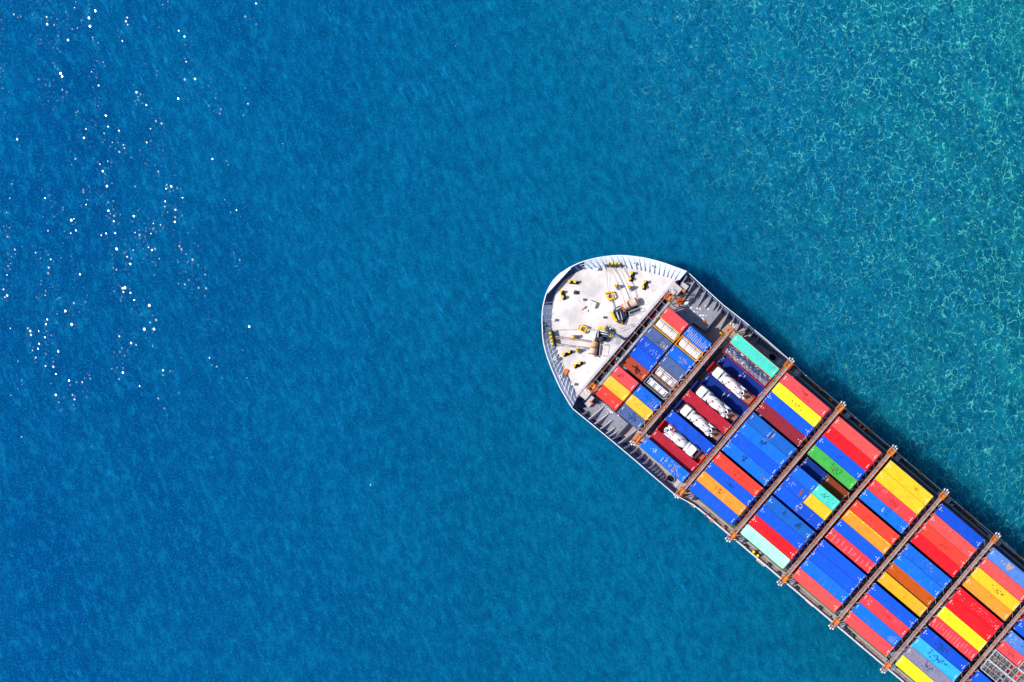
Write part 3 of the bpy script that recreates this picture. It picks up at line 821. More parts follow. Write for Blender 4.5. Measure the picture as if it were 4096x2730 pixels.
for k in range(7): m.box(q0[0]-.7, q0[0]+.7, q0[1]-.9+k*.28, q0[1]-.78+k*.28, WZ+.1, WZ+.6)
m.build('orange_grating', ORANGE, ship)
m = MB(); q0 = SL(*c4(360, 362), WZ + 2); m.box(q0[0]-.35,q0[0]+.35,q0[1]-.22,q0[1]+.22,WZ+1.4,WZ+2.0); m.build('orange_locker', ORANGE, ship)
m = MB(); q0 = SL(*c5(420, 240), WZ + 2); m.box(q0[0]-.4,q0[0]+.4,q0[1]-.2,q0[1]+.2,WZ+1.2,WZ+2.0); m.build('orange_locker', ORANGE, ship)
m = MB(); q0 = SL(*c4(255, 545), WZ + .4); m.bar((q0[0]-.9,q0[1]+.5,WZ+.3),(q0[0]+.9,q0[1]-.3,WZ+.3),.15); m.build('orange_pipe', ORANGE, ship)
p = SL(*c4(673, 832), WZ + .3); m = MB(); m.torus((0,0,.2), .28, .1); m.lathe([(.12,0),(.12,.4)], 8); m.build('valve_wheel', ORANGE, ship, (p[0],p[1],WZ))
p = SL(*c4(922, 1014), DZ + 1.2); e = empty('single_bollard', (p[0],p[1],DZ), 0, ship)
MB().lathe([(.3,0),(.26,1.0)], 12).build('post', BLACKM, e); MB().lathe([(.38,1.0),(.4,1.1),(.34,1.25)], 14).build('cap', YEL, e)
# round-ended openings in the side deck near the third gangway
for fn, x, y, ln in ((c4, 1722, 1375, 1.5), (c5, 1512, 1280, 1.5)):
    p = SL(*fn(x, y), DZ + .2); e = empty('mooring_opening', (p[0],p[1],DZ), 0, ship)
    poly = [(math.cos(t*math.pi/8)*1.0, math.sin(t*math.pi/8)*.75) for t in range(16)]
    MB().prism(poly, .02, .10).build('hole_shade', plain('hole_shade_black', (.006,.007,.012), .8, 0, 0), e)  # black slab on the deck, its colour paints the shade inside the opening
    m = MB()
    for i in range(16): m.bar((*poly[i], .2), (*poly[(i+1) % 16], .2), .16, .4)
    m.build('coaming', STEEL, e)
    MB().box(1.3, 2.2, -.9, .9, .01, .12).build('plate', plain('plate_pale', (.42,.46,.54), .5, .3, .3), e)

# side deck gear: chocks (black), roller lead, lockers
def deck_xy(cx, cy, z): return SL(cx, cy, z)
K3 = lambda x, y: (3000 + x/2.613, 2000 + y/2.613)
K29 = lambda x, y: (2900 + x/7.84, 2150 + y/7.84)
K28 = lambda x, y: (2800 + x/2.613, 1350 + y/2.613)
K31 = lambda x, y: (3100 + x/2.613, 1550 + y/2.613)
K37 = lambda x, y: (3760 + x/5.226, 1950 + y/5.226)
K26 = lambda x, y: (2650 + x/2.613, 1750 + y/2.613)
for q in (K29(650,290),K29(1365,865),K29(1680,1135),K3(485,925),K3(725,1130),K3(985,1345),K3(1025,1385),K3(1070,1425),K3(865-20,1250-10),K26(865,1140),
          K28(1600,842),K31(810,310),K31(1050,525),K31(1160,612),K31(1330,765),K31(1590,980),K37(235,290),K37(320,360),K37(420,450),K28(1290,590)):
    p = deck_xy(*q, DZ + .6); e = empty('deck_vent', (p[0],p[1],DZ), 0, ship)
    MB().box(-.52,.52,-.36,.36,.01,.5).build('casing', STEEL, e); MB().box(-.46,.46,-.34,.30,.51,.6).build('cover', BLACKM, e)
    MB().box(-.1,.1,-.05,.05,.61,.66).build('handle', STAY, e)
for q in (K29(1120,780), K3(625,1075), K3(1150,1510), K26(300,690)):
    p = deck_xy(*q, DZ + .8); e = empty('side_fairlead', (p[0],p[1],DZ), 0, ship)
    MB().box(-1.1,1.1,-.35,.0,.01,.45).build('base', RIM, e)
    for dx in (-.6, 0, .6): MB().lathe([(.2,.45),(.14,.5),(.14,.75),(.22,.85)], 10, 0, Matrix.Translation((dx,-.18,0))).build('roller', ORANGE if dx else STEEL, e)
for q in (K28(1265,543),K28(1368,648),K28(1782,978),K31(1513,892),K37(625,575),K37(1655,1445),K26(632,945),K26(515,870)):
    p = deck_xy(*q, DZ + .9); e = empty('life_locker', (p[0],p[1],DZ), 0, ship)
    MB().box(-.38,.38,-.25,.25,.01,.8).build('body', STAY, e); MB().box(-.42,.42,-.29,.29,.81,.95).build('lid', ORANGE, e)
for q in (K37(150,285), K37(505,492), K28(1202,498), K26(457,810)):
    p = deck_xy(*q, DZ + 1.0); e = empty('lifebuoy', (p[0],p[1],DZ), 0, ship)
    MB().torus((0,0,1.0), .26, .09).build('ring', REDM, e); MB().bar((0,0,0),(0,0,.95),.08).build('stand', WHITE, e)
p = deck_xy(*K37(235,378), DZ + 1.1); e = empty('fire_monitor', (p[0],p[1],DZ), .6, ship)
MB().lathe([(.2,0),(.12,.3),(.12,.9)], 10).build('pedestal', WHITE, e); MB().cyl((-.4,0,.95),(.55,.1,1.15),.12,.08).cyl((0,-.4,.9),(0,.4,.9),.08).build('nozzle', WHITE, e)
# guard rails with stanchions along both sides
def siderail(a0, a1, y, m):
    r_ = MB()
    for zz in (.5, 1.0): r_.bar((a0, y, DZ+.8+zz*.5), (a1, y, DZ+.8+zz*.5), .05)
    k = int((a1-a0)/1.6)
    for i in range(k+1):
        x = a0 + (a1-a0)*i/k; r_.bar((x, y, DZ+.1), (x, y, DZ+1.3), .05)
    r_.build('guard_rail', m, ship)
siderail(3, AEND, sb - .25, STEEL); siderail(3, AEND, pb + .25, RIM)
# accommodation ladder stowed along the starboard rail, near the seventh gangway
for q0, q1 in ((K37(800,745), K37(1080,935)), (K37(1210,1060), K37(1600,1360))):
    p = deck_xy(*q0, DZ+1.3); q = deck_xy(*q1, DZ+1.3); m = MB(); e = empty('accommodation_ladder', (p[0],p[1],DZ), 0, ship)
    Lx = q[0]-p[0]
    for dy in (-.3, .3): m.bar((0,dy,1.1),(Lx,dy,1.1),.07,.12)
    for i in range(int(Lx/.35)): m.bar((i*.35,-.3,1.08),(i*.35,.3,1.08),.05,.05)
    m.build('ladder_frame', STAY, e)
    m = MB(); m.bar((0,-.75,.4),(Lx,-.75,.4),.5,.5); m.build('davit_beam', DARKST, e)
p = deck_xy(*K37(715,735), DZ+.2); m = MB()
for a_, b2 in (((-1,-.35),(1,-.35)),((1,-.35),(1,.35)),((1,.35),(-1,.35)),((-1,.35),(-1,-.35))): m.bar((*a_,.15),(*b2,.15),.1)
m.build('orange_frame', ORANGE, ship, (p[0],p[1],DZ))
p = deck_xy(*K37(775,705), DZ+.9); MB().box(-.6,.6,-.15,.15,.5,.9).build('yellow_locker', YEL, ship, (p[0],p[1],DZ))

# ------------------------------------------------------------------ containers
CW = 2.61; CH = 2.59; C40 = 224 / S; C20 = 111.5 / S
_meshes = {}
def container_meshes(L, key):
    kk = (round(L, 2), key)
    if kk in _meshes: return _meshes[kk]
    paint = cmat(key); h = L / 2; w = CW / 2; out = {}
    # roof: shallow transverse corrugations between flat end strips
    m = MB(); n = int((L - .9) / .42); pitch = (L - .9) / n; x = -h + .45
    xs = [(-h + .02, CH - .012), (-h + .45, CH - .012)]
    for i in range(n):
        xs += [(x + pitch*.12, CH - .012), (x + pitch*.38, CH - .07), (x + pitch*.62, CH - .07), (x + pitch*.88, CH - .012)]
        x += pitch
    xs += [(h - .02, CH - .012)]
    vs = []
    for a, z in xs: vs += [(a, -w + .07, z), (a, w - .07, z)]
    m.add(vs, [(2*i, 2*i+2, 2*i+3, 2*i+1) for i in range(len(xs)-1)])
    out['roof'] = m.mesh('roof', paint)
    # walls: rails, corner posts, corrugated sides, fore end
    m = MB()
    for s_ in (-1, 1):
        m.box(-h, h, s_*w - (.08 if s_ > 0 else 0), s_*w + (0 if s_ > 0 else .08), CH - .12, CH)
        m.box(-h, h, s_*w - (.1 if s_ > 0 else 0), s_*w + (0 if s_ > 0 else .1), 0, .16)
        for e in (-1, 1):
            m.box(e*h - (.14 if e > 0 else 0), e*h + (0 if e > 0 else .14), s_*w - (.14 if s_ > 0 else 0), s_*w + (0 if s_ > 0 else .14), .16, CH - .12)
        ns = int(L / .42); vs = []; p_ = (L - .3) / ns
        for i in range(ns):
            x0 = -h + .15 + i*p_
            for dx, dy in ((0, .02), (.3, .02), (.42, .055), (.88, .055)):
                vs += [(x0 + dx*p_, s_*(w - dy), .16), (x0 + dx*p_, s_*(w - dy), CH - .12)]
        q = len(vs) // 2
        fs = [(2*i, 2*i+2, 2*i+3, 2*i+1) for i in range(q-1)]
        if s_ > 0: fs = [tuple(reversed(f)) for f in fs]
        m.add(vs, fs)
    m.box(-h + .05, -h + .09, -w + .14, w - .14, .1, CH - .1)
    for i in range(9): m.box(-h + .012, -h + .05, -w + .2 + i*.25, -w + .33 + i*.25, .16, CH - .14)
    m.box(-h, -h + .1, -w + .08, w - .08, CH - .14, CH - .002); m.box(-h, -h + .1, -w + .1, w - .1, .002, .16)
    m.box(h - .1, h, -w + .08, w - .08, CH - .14, CH - .002); m.box(h - .1, h, -w + .1, w - .1, .002, .16)
    m.box(-h + .1, h - .1, -w + .1, w - .1, .05, .12)
    out['walls'] = m.mesh('walls', paint)
    m = MB()
    for s_ in (-1, 1):
        m.box(h - .09, h - .05, min(s_*.02, s_*(w-.15)), max(s_*.02, s_*(w-.15)), .17, CH - .15)
        for z0 in (.3, .9, 1.5, 2.0): m.box(h - .05, h - .03, min(s_*.1, s_*(w-.22)), max(s_*.1, s_*(w-.22)), z0, z0 + .22)
    out['door'] = m.mesh('door', paint)
    m = MB()
    for y in (-.95, -.4, .4, .95): m.cyl((h - .015, y, .1), (h - .015, y, CH - .1), .03, None, 6)
    for y in (-.95, .4): m.bar((h - .0, y, 1.1), (h - .0, y + .45, 1.05), .05)
    out['locking_bar'] = m.mesh('locking_bar', STAY)
    _meshes[kk] = out; return out
_cast = {}
def casting(m):
    if m.name not in _cast:
        _cast[m.name] = MB().box(-.10, .10, -.09, .09, -.125, .006).mesh('corner_casting', m)
    return _cast[m.name]
_mark = {}
def marking(L, var):
    """rows of small painted characters near the ends and the round vent covers"""
    kk = (round(L, 2), var)
    if kk in _mark: return _mark[kk]
    rr = random.Random(var * 13 + 5); m = MB(); h = L/2; zz = CH + .0; mc = 0
    for e in (-1, 1):
        y0 = e * -.22; n = 6; ln = 1.0 if var % 3 else .7
        for i in range(n):
            if rr.random() < .08: continue
            y = y0 - ln/2 + ln*i/n
            m.box(e*(h - .42) - .06, e*(h - .42) + .06, y, y + ln/n*.82, CH - .012, CH - .004, 0)
    if var % 3 == 0:
        for e in (-1, 1):
            for k in range(3): m.box(e*(h-.1)-.035, e*(h-.1)+.035, -.85+k*.7, -.55+k*.7, CH, CH + .004, 0)
    me = m.mesh('marking', WHITE); _mark[kk] = me; return me
_dot = {}
def vent_dot(m):
    if m.name not in _dot: _dot[m.name] = MB().lathe([(.10, -.012), (.10, .01)], 10).mesh('vent_plug', m)
    return _dot[m.name]
ORD = ['first','second','third','fourth','fifth','sixth','seventh','eighth','ninth','tenth','eleventh','twelfth']
BAYW = {0:'bay behind foredeck', 1:'mixer truck bay', 2:'first bay after mixers', 3:'second bay after mixers',
        4:'third bay after mixers', 5:'fourth bay after mixers', 6:'fifth bay after mixers', 7:'bay at picture corner'}
GRP = 'shipping containers stacked on the ship'
counter = 0
def place(b, r, half, dz):
    """centre (aft, starboard) of a slot; half: None = 40 ft, 0 = fore 20 ft, 1 = aft 20 ft"""
    s0 = bay_s(b); L = C40; c = s0 + 112
    if half == 0: c = s0 + 56; L = C20
    if half == 1: c = s0 + 168 + (2 if b else 0); L = C20
    t = row_t(b, r) + 49.4/2
    if b == 0 and half == 1: c = s0 + 121 + 56.5
    return c / S, -t / S, L
def lab_for(b, r, half, words):
    if b == 0: pos = ORD[r-2]
    else: pos = ORD[r]
    hw = '' if half is None else (' forward half,' if half == 0 else ' aft half,')
    return pos, hw
def container(b, r, key, half=None, tier=3, drop=0.0, words=None, full=True, label=None):
    global counter; counter += 1
    a, y, L = place(b, r, half, 0); rr = random.Random(b*1000 + r*37 + (half or 0)*7 + tier)
    z = HZ + (tier-1) * 2.6 - drop
    a += rr.uniform(-.02, .02)
    e = empty('shipping_container', ship_world(a, y, z), ROT)
    pos, hw = lab_for(b, r, half, words)
    if label is None:
        if tier_top.get((b, r, half), 3) == tier and full:
            base = (words or PAL[key][1]).split(); hf = hw.replace(',', '').split(); tail = f"container {' '.join(hf)} {pos} from upper rail, {BAYW[b]}".split()
            label = ' '.join(base[:16 - len(tail)] + tail); label = ' '.join(label.split())
        else:
            label = f"container hidden in the stack, tier {tier}"
    tag(e, label, 'container', GRP)
    ms = container_meshes(L, key)
    put('roof', ms['roof'], e); put('walls', ms['walls'], e)
    d = put('door', ms['door'], e); put('locking_bar', ms['locking_bar'], d)
    if full:
        cm = CASTW if rr.random() < .3 else CAST
        for sx in (-1, 1):
            for sy in (-1, 1):
                put('corner_casting', casting(cm), e, (sx*(L/2-.09), sy*(CW/2-.09), CH))
        put('marking', marking(L, rr.randrange(6)), e)
        if L > 8 and rr.random() < .6:
            dm = YEL if rr.random() < .6 else WHITE
            for sx in (-1, 1): put('vent_plug', vent_dot(dm), e, (sx*(L/2-.95), -sx*.15, CH))
    if full: TOPS[(b, r, half)] = e
    return e
TOPS = {}
tier_top = {}
# bay -> list of (row, key, half, tier, drop, words)
BAYS = {
0: [(2,'salmon',0,2,0,'clean coral red twenty foot'),(2,'midblue',1,2,0,'blue and white striped worn'),
    (4,'slate',0,2,0,'grey blue streaked and rust stained'),(4,'midblue',1,2,0,'dull blue rust streaked'),
    (5,'royal',0,2,0,'deep blue with white scratches'),(5,'slate',1,2,0,'slate blue ribbed'),
    (6,'blue',0,2,.5,'plain bright blue'),(7,'brick',0,2,.9,'rust stained brick red'),
    (8,'salmon',0,2,0,'salmon red with dark stains'),(8,'midblue',1,2,0,'blue speckled and scratched'),
    (9,'ochre',0,2,0,'ochre yellow'),(9,'ochre',1,2,0,'ochre yellow with red spots'),
    (10,'orangered',0,2,0,'orange red with two square patches'),(10,'slate',1,2,0,'grey blue heavily speckled')],
1: [(0,'aqua',None,2,0,'turquoise with yellow edges'),
    (2,'navy',0,1,0,'dark blue shaded'),(2,'navy',1,1,0,'dark blue shaded and stained'),
    (4,'navy',0,1,0,'navy blue sunken'),(4,'navy',1,1,0,'navy blue sunken'),
    (6,'deepred',None,2,0,'deep red between two mixer trucks'),(8,'royal',None,2,0,'royal blue between two mixer trucks'),
    (10,'deepred',None,2,0,'crimson beside the reversed mixer truck'),
    (11,'azure',0,2,-1.2,'bright blue'),(11,'azure',1,2,-1.2,'blue with peeling paint')],
2: [(0,'salmon',None,3,0,'salmon pink with dark red spots'),(1,'yellow',None,3,0,None),(2,'blue',None,3,0,None),(3,'maroon',None,3,.3,None),
    (4,'teal',0,3,0,'dull steel blue'),(4,'teal',1,3,0,'dull steel blue'),(5,'azure',None,3,0,'azure blue with a dark stain'),(6,'blue',None,3,0,'clean bright blue'),
    (7,'azure',None,3,0,'azure blue with rust near its end'),(8,'orangered',None,3,0,'bright red stained'),(9,'blue',None,3,0,None),(10,'orange',None,3,0,None),(11,'blue',None,3,0,None)],
3: [(0,'coral',None,3,0,None),(1,'red',None,3,0,None),(2,'blue',None,3,0,None),(3,'green',None,3,0,'green with dark speckles'),
    (4,'navy',0,2,0,None),(4,'brown',1,2,0,None),(5,'midblue',0,3,0,None),(5,'aqua',1,3,0,None),(6,'blue',0,3,0,'bright blue with a rust scar'),(6,'gold',1,3,0,'golden yellow'),
    (7,'blue',0,3,0,None),(7,'royal',1,3,0,None),(8,'teal',None,3,0,None),(9,'blue',None,3,0,None),(10,'red',None,3,0,None),(11,'mint',None,3,0,None)],
4: [(0,'gold',None,3,0,'golden yellow'),(1,'gold',None,3,0,'warm yellow'),(2,'pinkred',None,3,0,None),(3,'azure',None,3,0,'blue with two rust scars'),
    (4,'orangered',None,3,0,None),(5,'orange',None,3,0,'orange with yellow edges'),(6,'blue',None,3,0,None),(7,'pinkred',None,3,0,'red with white scratches'),
    (8,'blue',None,3,0,None),(9,'blue',None,3,0,None),(10,'azure',None,3,0,None),(11,'coral',None,3,0,None)],
5: [(0,'royal',None,3,0,None),(1,'coral',None,3,0,None),(2,'orangered',None,3,0,None),(3,'red',None,3,0,None),
    (4,'midblue',None,3,0,None),(5,'azure',None,3,0,None),(6,'rustorange',None,3,1.3,None),(7,'amber',None,3,.9,None),
    (8,'blue',None,3,0,None),(9,'pinkred',None,3,0,None),(10,'azure',None,3,0,None),(11,'salmon',None,3,0,None)],
6: [(0,'faded',None,3,0,'faded blue with tan patches'),(1,'coral',None,3,0,'coral red with pale specks'),(2,'gold',None,3,0,'golden yellow stained'),(3,'orange',None,3,0,None),
    (4,'red',None,3,0,'bright red with white specks'),(5,'red',None,3,0,'plain bright red'),(6,'yellow',None,3,0,None),(7,'pinkred',None,3,0,'scratched red'),
    (8,'royal',None,3,0,'deep blue with dark stains'),(9,'cyan',None,3,0,None),(10,'lilac',None,3,0,None),(11,'yellow',None,3,0,None)],
7: [(2,'red',None,3,0,None),(3,'blue',None,3,0,None),(4,'faded',0,3,0,'faded blue with pink streaks'),(4,'blue',1,3,0,None),(5,'salmon',0,3,.4,'red dark spotted'),
    (8,'blue',None,3,0,None),(9,'blue',None,3,0,None),(10,'royal',None,3,0,None)],
}
for b, L in BAYS.items():
    for r, key, half, tier, drop, words in L: tier_top[(b, r, half)] = tier
low_cols = ['royal','maroon','navy','blue','brick','teal','deepred','midblue']
for b, L in BAYS.items():
    for r, key, half, tier, drop, words in L:
        top_o = container(b, r, key, half, tier, drop, words)
        for t in range(1, tier):
            if drop > .6 and t == tier - 1: pass
            rr = random.Random(b*77 + r*5 + t + (half or 0)*3)
            ck = low_cols[rr.randrange(len(low_cols))]
            if b == 0 and half == 1: ck = {9:'brown', 3:'deepred'}.get(r, 'royal')
            where = ''
            pos, hw = lab_for(b, r, half, None)
            dn = 'directly beneath' if t == tier - 1 else 'two levels beneath'
            container(b, r, ck, half, t, drop * (1 if t == tier-1 else .5 if tier == 3 else 0), None, False,
                      f"{PAL[ck][1]} container {dn} the{hw.replace(',', '')} {pos} one, {BAYW[b]}")

# peeled, scraped and stained places on single roofs
TAN = plain('peeled_primer', (.42, .30, .24), .8, .4, .2); RUSTP = plain('rust_scar', (.24, .085, .04), .85, .4, .2)
STAIND = plain('dark_stain', (.01, .05, .20), .8, .3, 0); BLOOD = plain('red_brown_stain', (.42, .035, .025), .8, .3, 0)
CHALK = plain('chalky_scrape', (.52, .50, .50), .8, .4, 0); PINKP = plain('pale_red_patch', (.80, .09, .12), .6, .2, 0)
DKG = plain('dark_green_stain', (.03, .10, .05), .8, .3, 0)
def stain(k, m, x, y, lx, ly, n, seed, name='stain', size=.16):
    e = TOPS[k]; rr = random.Random(seed); mb = MB()
    for i in range(n):
        cx = x + rr.gauss(0, .4) * lx; cy = max(-1.15, min(1.15, y + rr.gauss(0, .4) * ly)); sx_ = size * rr.uniform(.5, 1.5); sy_ = size * rr.uniform(.5, 1.9)
        kq = 7; z = CH + .001 + i * .0004
        mb.add([(cx + sx_*rr.uniform(.5, 1.1)*math.cos(t*2*math.pi/kq), cy + sy_*rr.uniform(.5, 1.1)*math.sin(t*2*math.pi/kq), z) for t in range(kq)], [tuple(range(kq))])
    mb.build(name, m, e)
def band(k, m, x, w_, y0, y1, name='scrape'):
    MB().add([(x, y0, CH+.001), (x+w_, y0+.05, CH+.001), (x+w_*.8, y1, CH+.001), (x+.01, y1-.07, CH+.001)], [(0,1,2,3)]).build(name, m, TOPS[k])
stain((6,0,None), TAN, -1.2, .1, 1.4, 1.0, 16, 1, 'peeled_patch', .32)
stain((1,11,1), TAN, -.3, 0, 2.6, 1.2, 40, 2, 'peeled_patch', .13); stain((1,11,0), CHALK, .3, .1, 1.6, 1.0, 12, 3, 'peeled_patch', .12)
stain((4,3,None), CHALK, -.4, .1, .3, 1.1, 6, 4, 'scrape', .14); stain((4,3,None), STAIND, .9, .1, .3, 1.1, 6, 5, size=.15)
stain((3,6,0), RUSTP, 1.4, -.1, .35, 1.0, 9, 6, 'rust_scar', .26); stain((3,6,0), CHALK, -.9, .1, 1.2, 1.0, 10, 7, 'scrape', .1)
stain((2,0,None), BLOOD, .2, 0, 1.8, 1.2, 22, 8, size=.14); stain((2,1,None), RUSTP, .3, 0, 1.6, .7, 18, 9, size=.11)
stain((3,3,None), DKG, 1.0, 0, 2.6, 1.1, 30, 10, size=.12); band((3,3,None), RUSTP, .5, .18, -.9, .3, 'rust_scar')
stain((3,5,1), DKG, 0, 0, 1.6, 1.0, 22, 11, size=.09)
stain((2,5,None), STAIND, -.2, .2, .9, .9, 12, 12, size=.24); stain((2,7,None), STAIND, -1.5, .3, 1.2, .7, 9, 13, size=.22); stain((2,7,None), RUSTP, 4.2, 0, .7, .8, 8, 14, 'rust_scar', .14)
band((2,4,1), RUSTP, -2.78, .12, -1.2, 1.2, 'rust_seam')
stain((2,9,None), STAIND, .2, 0, 2.2, .9, 16, 15, size=.13); stain((2,8,None), BLOOD, .5, 0, 2.6, 1.0, 20, 16, size=.16)
for q in (-1.2, .9): band((2,10,None), plain('pale_seam', (.86,.55,.2), .6,.2,0), q, .07, -1.2, 1.2, 'pale_seam')
stain((2,10,None), RUSTP, -.8, .1, 1.3, .8, 12, 17, 'rust_scar', .15)
stain((2,11,None), CHALK, .3, 0, 2.4, .8, 5, 18, 'scrape', .06)
stain((0,4,0), STAIND, .7, 0, .7, .8, 12, 19, size=.13); stain((0,4,0), TAN, 1.6, -.2, 1.0, .9, 16, 20, 'rust_scar', .16)
stain((0,4,1), TAN, .5, 0, 1.8, 1.1, 18, 21, 'rust_scar', .12)
for i, (x, y) in enumerate(((-1.4,.3),(-1.1,0),(-.8,.4),(.4,-.2),(.9,.2),(1.2,-.5),(1.5,.3),(1.9,-.1))): band((0,5,0), CHALK, x, .09, y-.35, y+.35, 'scratch')
for i in range(11): band((0,2,1), CHALK, -2.2 + i*.43, .12, -1.05, .95 - (i % 3)*.35, 'pale_rib')
stain((0,2,1), TAN, -1.8, .2, .8, .9, 8, 22, 'rust_scar', .14)
stain((0,7,0), plain('oil_stain', (.05,.015,.01), .8,.3,0), .4, 0, 1.5, .7, 14, 23, size=.26)
stain((0,8,0), BLOOD, -1.1, 0, .8, .6, 9, 24, size=.17); stain((0,8,1), STAIND, 0, 0, 2, 1.1, 20, 25, size=.1)
for q in (.9, 1.4, 2.0): band((0,8,1), TAN, q, .07, -.9, .8, 'scratch')
for q, y in ((-1.2, .1), (1.1, -.1)): MB().add([(q, y-.3, CH+.001), (q+.62, y-.3, CH+.001), (q+.62, y+.35, CH+.001), (q, y+.35, CH+.001)], [(0,1,2,3)]).build('square_patch', PINKP, TOPS[(0,10,0)])
stain((0,10,1), STAIND, .3, 0, 2.0, 1.1, 44, 26, size=.12); stain((0,9,1), RUSTP, -.3, .2, 1.3, .7, 9, 27, size=.09)
stain((1,2,1), STAIND, .9, 0, .6, .5, 12, 28, size=.22); stain((1,2,0), STAIND, -1.0, .2, .3, .3, 4, 29, size=.18)
stain((4,0,None), RUSTP, 2.3, .1, .8, .6, 7, 30, 'rust_scar', .13); stain((4,2,None), BLOOD, .4, -.1, 1.7, .9, 24, 31, size=.15)
stain((4,4,None), BLOOD, -.6, .1, 3, 1.0, 22, 32, size=.12); band((4,4,None), STAIND, 3.0, .2, -.1, .2, 'dark_spot')
for i in range(9): band((4,7,None), CHALK, -4.6 + i*1.15, .08, -1.1 + (i % 3)*.3, .8 - (i % 2)*.4, 'scratch')
stain((4,7,None), STAIND, -5.1, .2, .4, .6, 5, 33, size=.16)
for q in range(10):
    band((4,5,None), plain('yellow_edge', (.86,.62,.03), .6,.2,0), -5.9 + q*1.17, 1.1, .95 + .06*(q % 3), 1.24, 'yellow_edge')
stain((5,1,None), CHALK, -1, .6, 2.4, .3, 7, 34, 'scrape', .06); stain((5,2,None), BLOOD, 1.0, 0, 2.4, 1.0, 22, 35, size=.14)
stain((5,4,None), TAN, 1.0, 0, 1.2, 1.0, 8, 36, 'rust_scar', .1); stain((5,8,None), STAIND, .2, 0, 2.6, .9, 24, 37, size=.08)
stain((5,9,None), CHALK, -4.2, 0, .7, 1.0, 12, 38, 'scrape', .09); stain((5,9,None), BLOOD, 1.0, .1, 1.0, .7, 9, 39, size=.15)
for i in range(5): band((5,10,None), CHALK, 3.9 + i*.3, .06, -1.0, .2 + .15*i, 'scratch')
stain((6,1,None), CHALK, 0, 0, 6, 1.1, 34, 40, 'pale_speck', .05); stain((6,4,None), CHALK, 1, .2, 6, 1.0, 60, 41, 'pale_speck', .055)
stain((6,2,None), RUSTP, .5, 0, 1.6, .9, 14, 42, 'rust_scar', .15); stain((6,8,None), STAIND, -.6, 0, 2.2, 1.0, 36, 43, size=.17)
stain((6,9,None), plain('deep_blue_stain', (.01,.12,.45), .7,.3,0), .6, 0, 3.4, 1.0, 34, 44, size=.18); stain((6,10,None), STAIND, -.2, .2, 1.8, .9, 20, 45, size=.14)
for i in range(14): band((6,7,None), CHALK, -5.3 + i*.76, .06, -1.0 + (i % 4)*.25, .3 + (i % 3)*.3, 'scratch')
band((6,6,None), RUSTP, 4.3, .1, -.5, .5, 'rust_scar'); band((6,6,None), RUSTP, 4.7, .06, -.5, .3, 'rust_scar')
stain((7,5,0), BLOOD, 0, 0, 2.2, 1.1, 30, 46, size=.1); stain((7,4,0), CHALK, -1.2, 0, 1.2, .9, 14, 47, 'scrape', .1); stain((7,4,0), STAIND, 1.2, 0, .9, .9, 5, 48, size=.15)
stain((1,0,None), DKG, 1.5, 0, 3.0, 1.0, 12, 49, size=.07)
for q in (-1, 1): MB().box(-C40/2, C40/2, q*1.27-.03, q*1.27+.03, CH+.001, CH+.012).build('yellow_edge', YEL, TOPS[(1,0,None)])
stain((3,8,None), STAIND, 2.6, .1, 1.0, .9, 12, 50, size=.24); stain((3,8,None), STAIND, -1.6, .3, .4, .6, 4, 51, size=.2)
stain((3,7,1), TAN, .2, .1, .1, 1.2, 7, 52, 'rust_scar', .09); stain((3,2,None), STAIND, 0, 0, 1.3, .7, 7, 53, size=.14)
stain((3,11,None), DKG, -1, 0, 5, 1, 22, 54, size=.06)

# ------------------------------------------------------------------ tank containers
_tk = {}
def tank_meshes(fm, tm, style):
    kk = (fm.name, tm.name, style)
    if kk in _tk: return _tk[kk]
    L = C20; h = L/2; w = CW/2; out = {}
    m = MB(); T = .17
    for z in (.08, CH - .07):
        for y in (-w+.07, w-.07): m.bar((-h, y, z), (h, y, z), T)
        for x in (-h+.07, h-.07): m.bar((x, -w, z), (x, w, z), T)
    for x in (-h+.07, h-.07):
        for y in (-w+.07, w-.07): m.bar((x, y, 0), (x, y, CH), T)
        m.bar((x, -w+.1, .1), (x, w-.1, CH-.1), .07)
    if style == 0:
        for x in (-1.0, 1.0): m.bar((x, -w+.1, CH-.06), (x, w-.1, CH-.06), .08)
    out['frame'] = m.mesh('frame', fm)
    m = MB(); M = Matrix.Translation((0, 0, 1.25)) @ Matrix.Rotation(math.pi/2, 4, 'Y')
    r = 1.13; m.lathe([(.3,-h+.22),(.8,-h+.3),(1.05,-h+.45),(r,-h+.65),(r,h-.65),(1.05,h-.45),(.8,h-.3),(.3,h-.22)], 28, 0, M)
    for x in (-2.0, -.9, .2, 1.3, 2.2): m.lathe([(r+.03, x-.04),(r+.03, x+.04)], 28, 0, M)
    out['tank'] = m.mesh('tank', tm)
    m = MB()
    for y in (.55, .95) if style == 0 else (.5,): m.box(-h+.4, h-.4, y-.13, y+.1, CH-.22, CH-.15)
    if style == 2:
        for i in range(12): m.box(-h+.5+i*.43, -h+.68+i*.43, -.8, .5, CH-.2, CH-.14)
    out['walkway'] = m.mesh('walkway', STAY)
    m = MB()
    for x in (-1.5, .0, 1.4): m.box(x-.42, x+.42, -.62, .28, CH-.32, CH-.1)
    out['manhole_box'] = m.mesh('manhole_box', WHITE if style != 1 else CREAM)
    _tk[kk] = out; return out
def tank_container(b, r, half, fm, tm, style, label, drop=0):
    a, y, L = place(b, r, half, 0)
    e = empty('tank_container', ship_world(a, y, HZ + 2.6 - drop), ROT)
    tag(e, label, 'tank container', 'tank containers behind the foredeck')
    ms = tank_meshes(fm, tm, style)
    for k in ms: put(k, ms[k], e)
    container(b, r, 'brown' if half else 'royal', half, 1, drop, None, False, f"container directly beneath the {label.split(' tank')[0]} tank")
YF = plain('tank_frame_orange', (.88, .33, .01), .45, .2, .2)
BF = plain('tank_frame_brown', (.32, .12, .09), .55, .4, .5)
GF = plain('tank_frame_grey', (.20, .20, .23), .55, .4, .4)
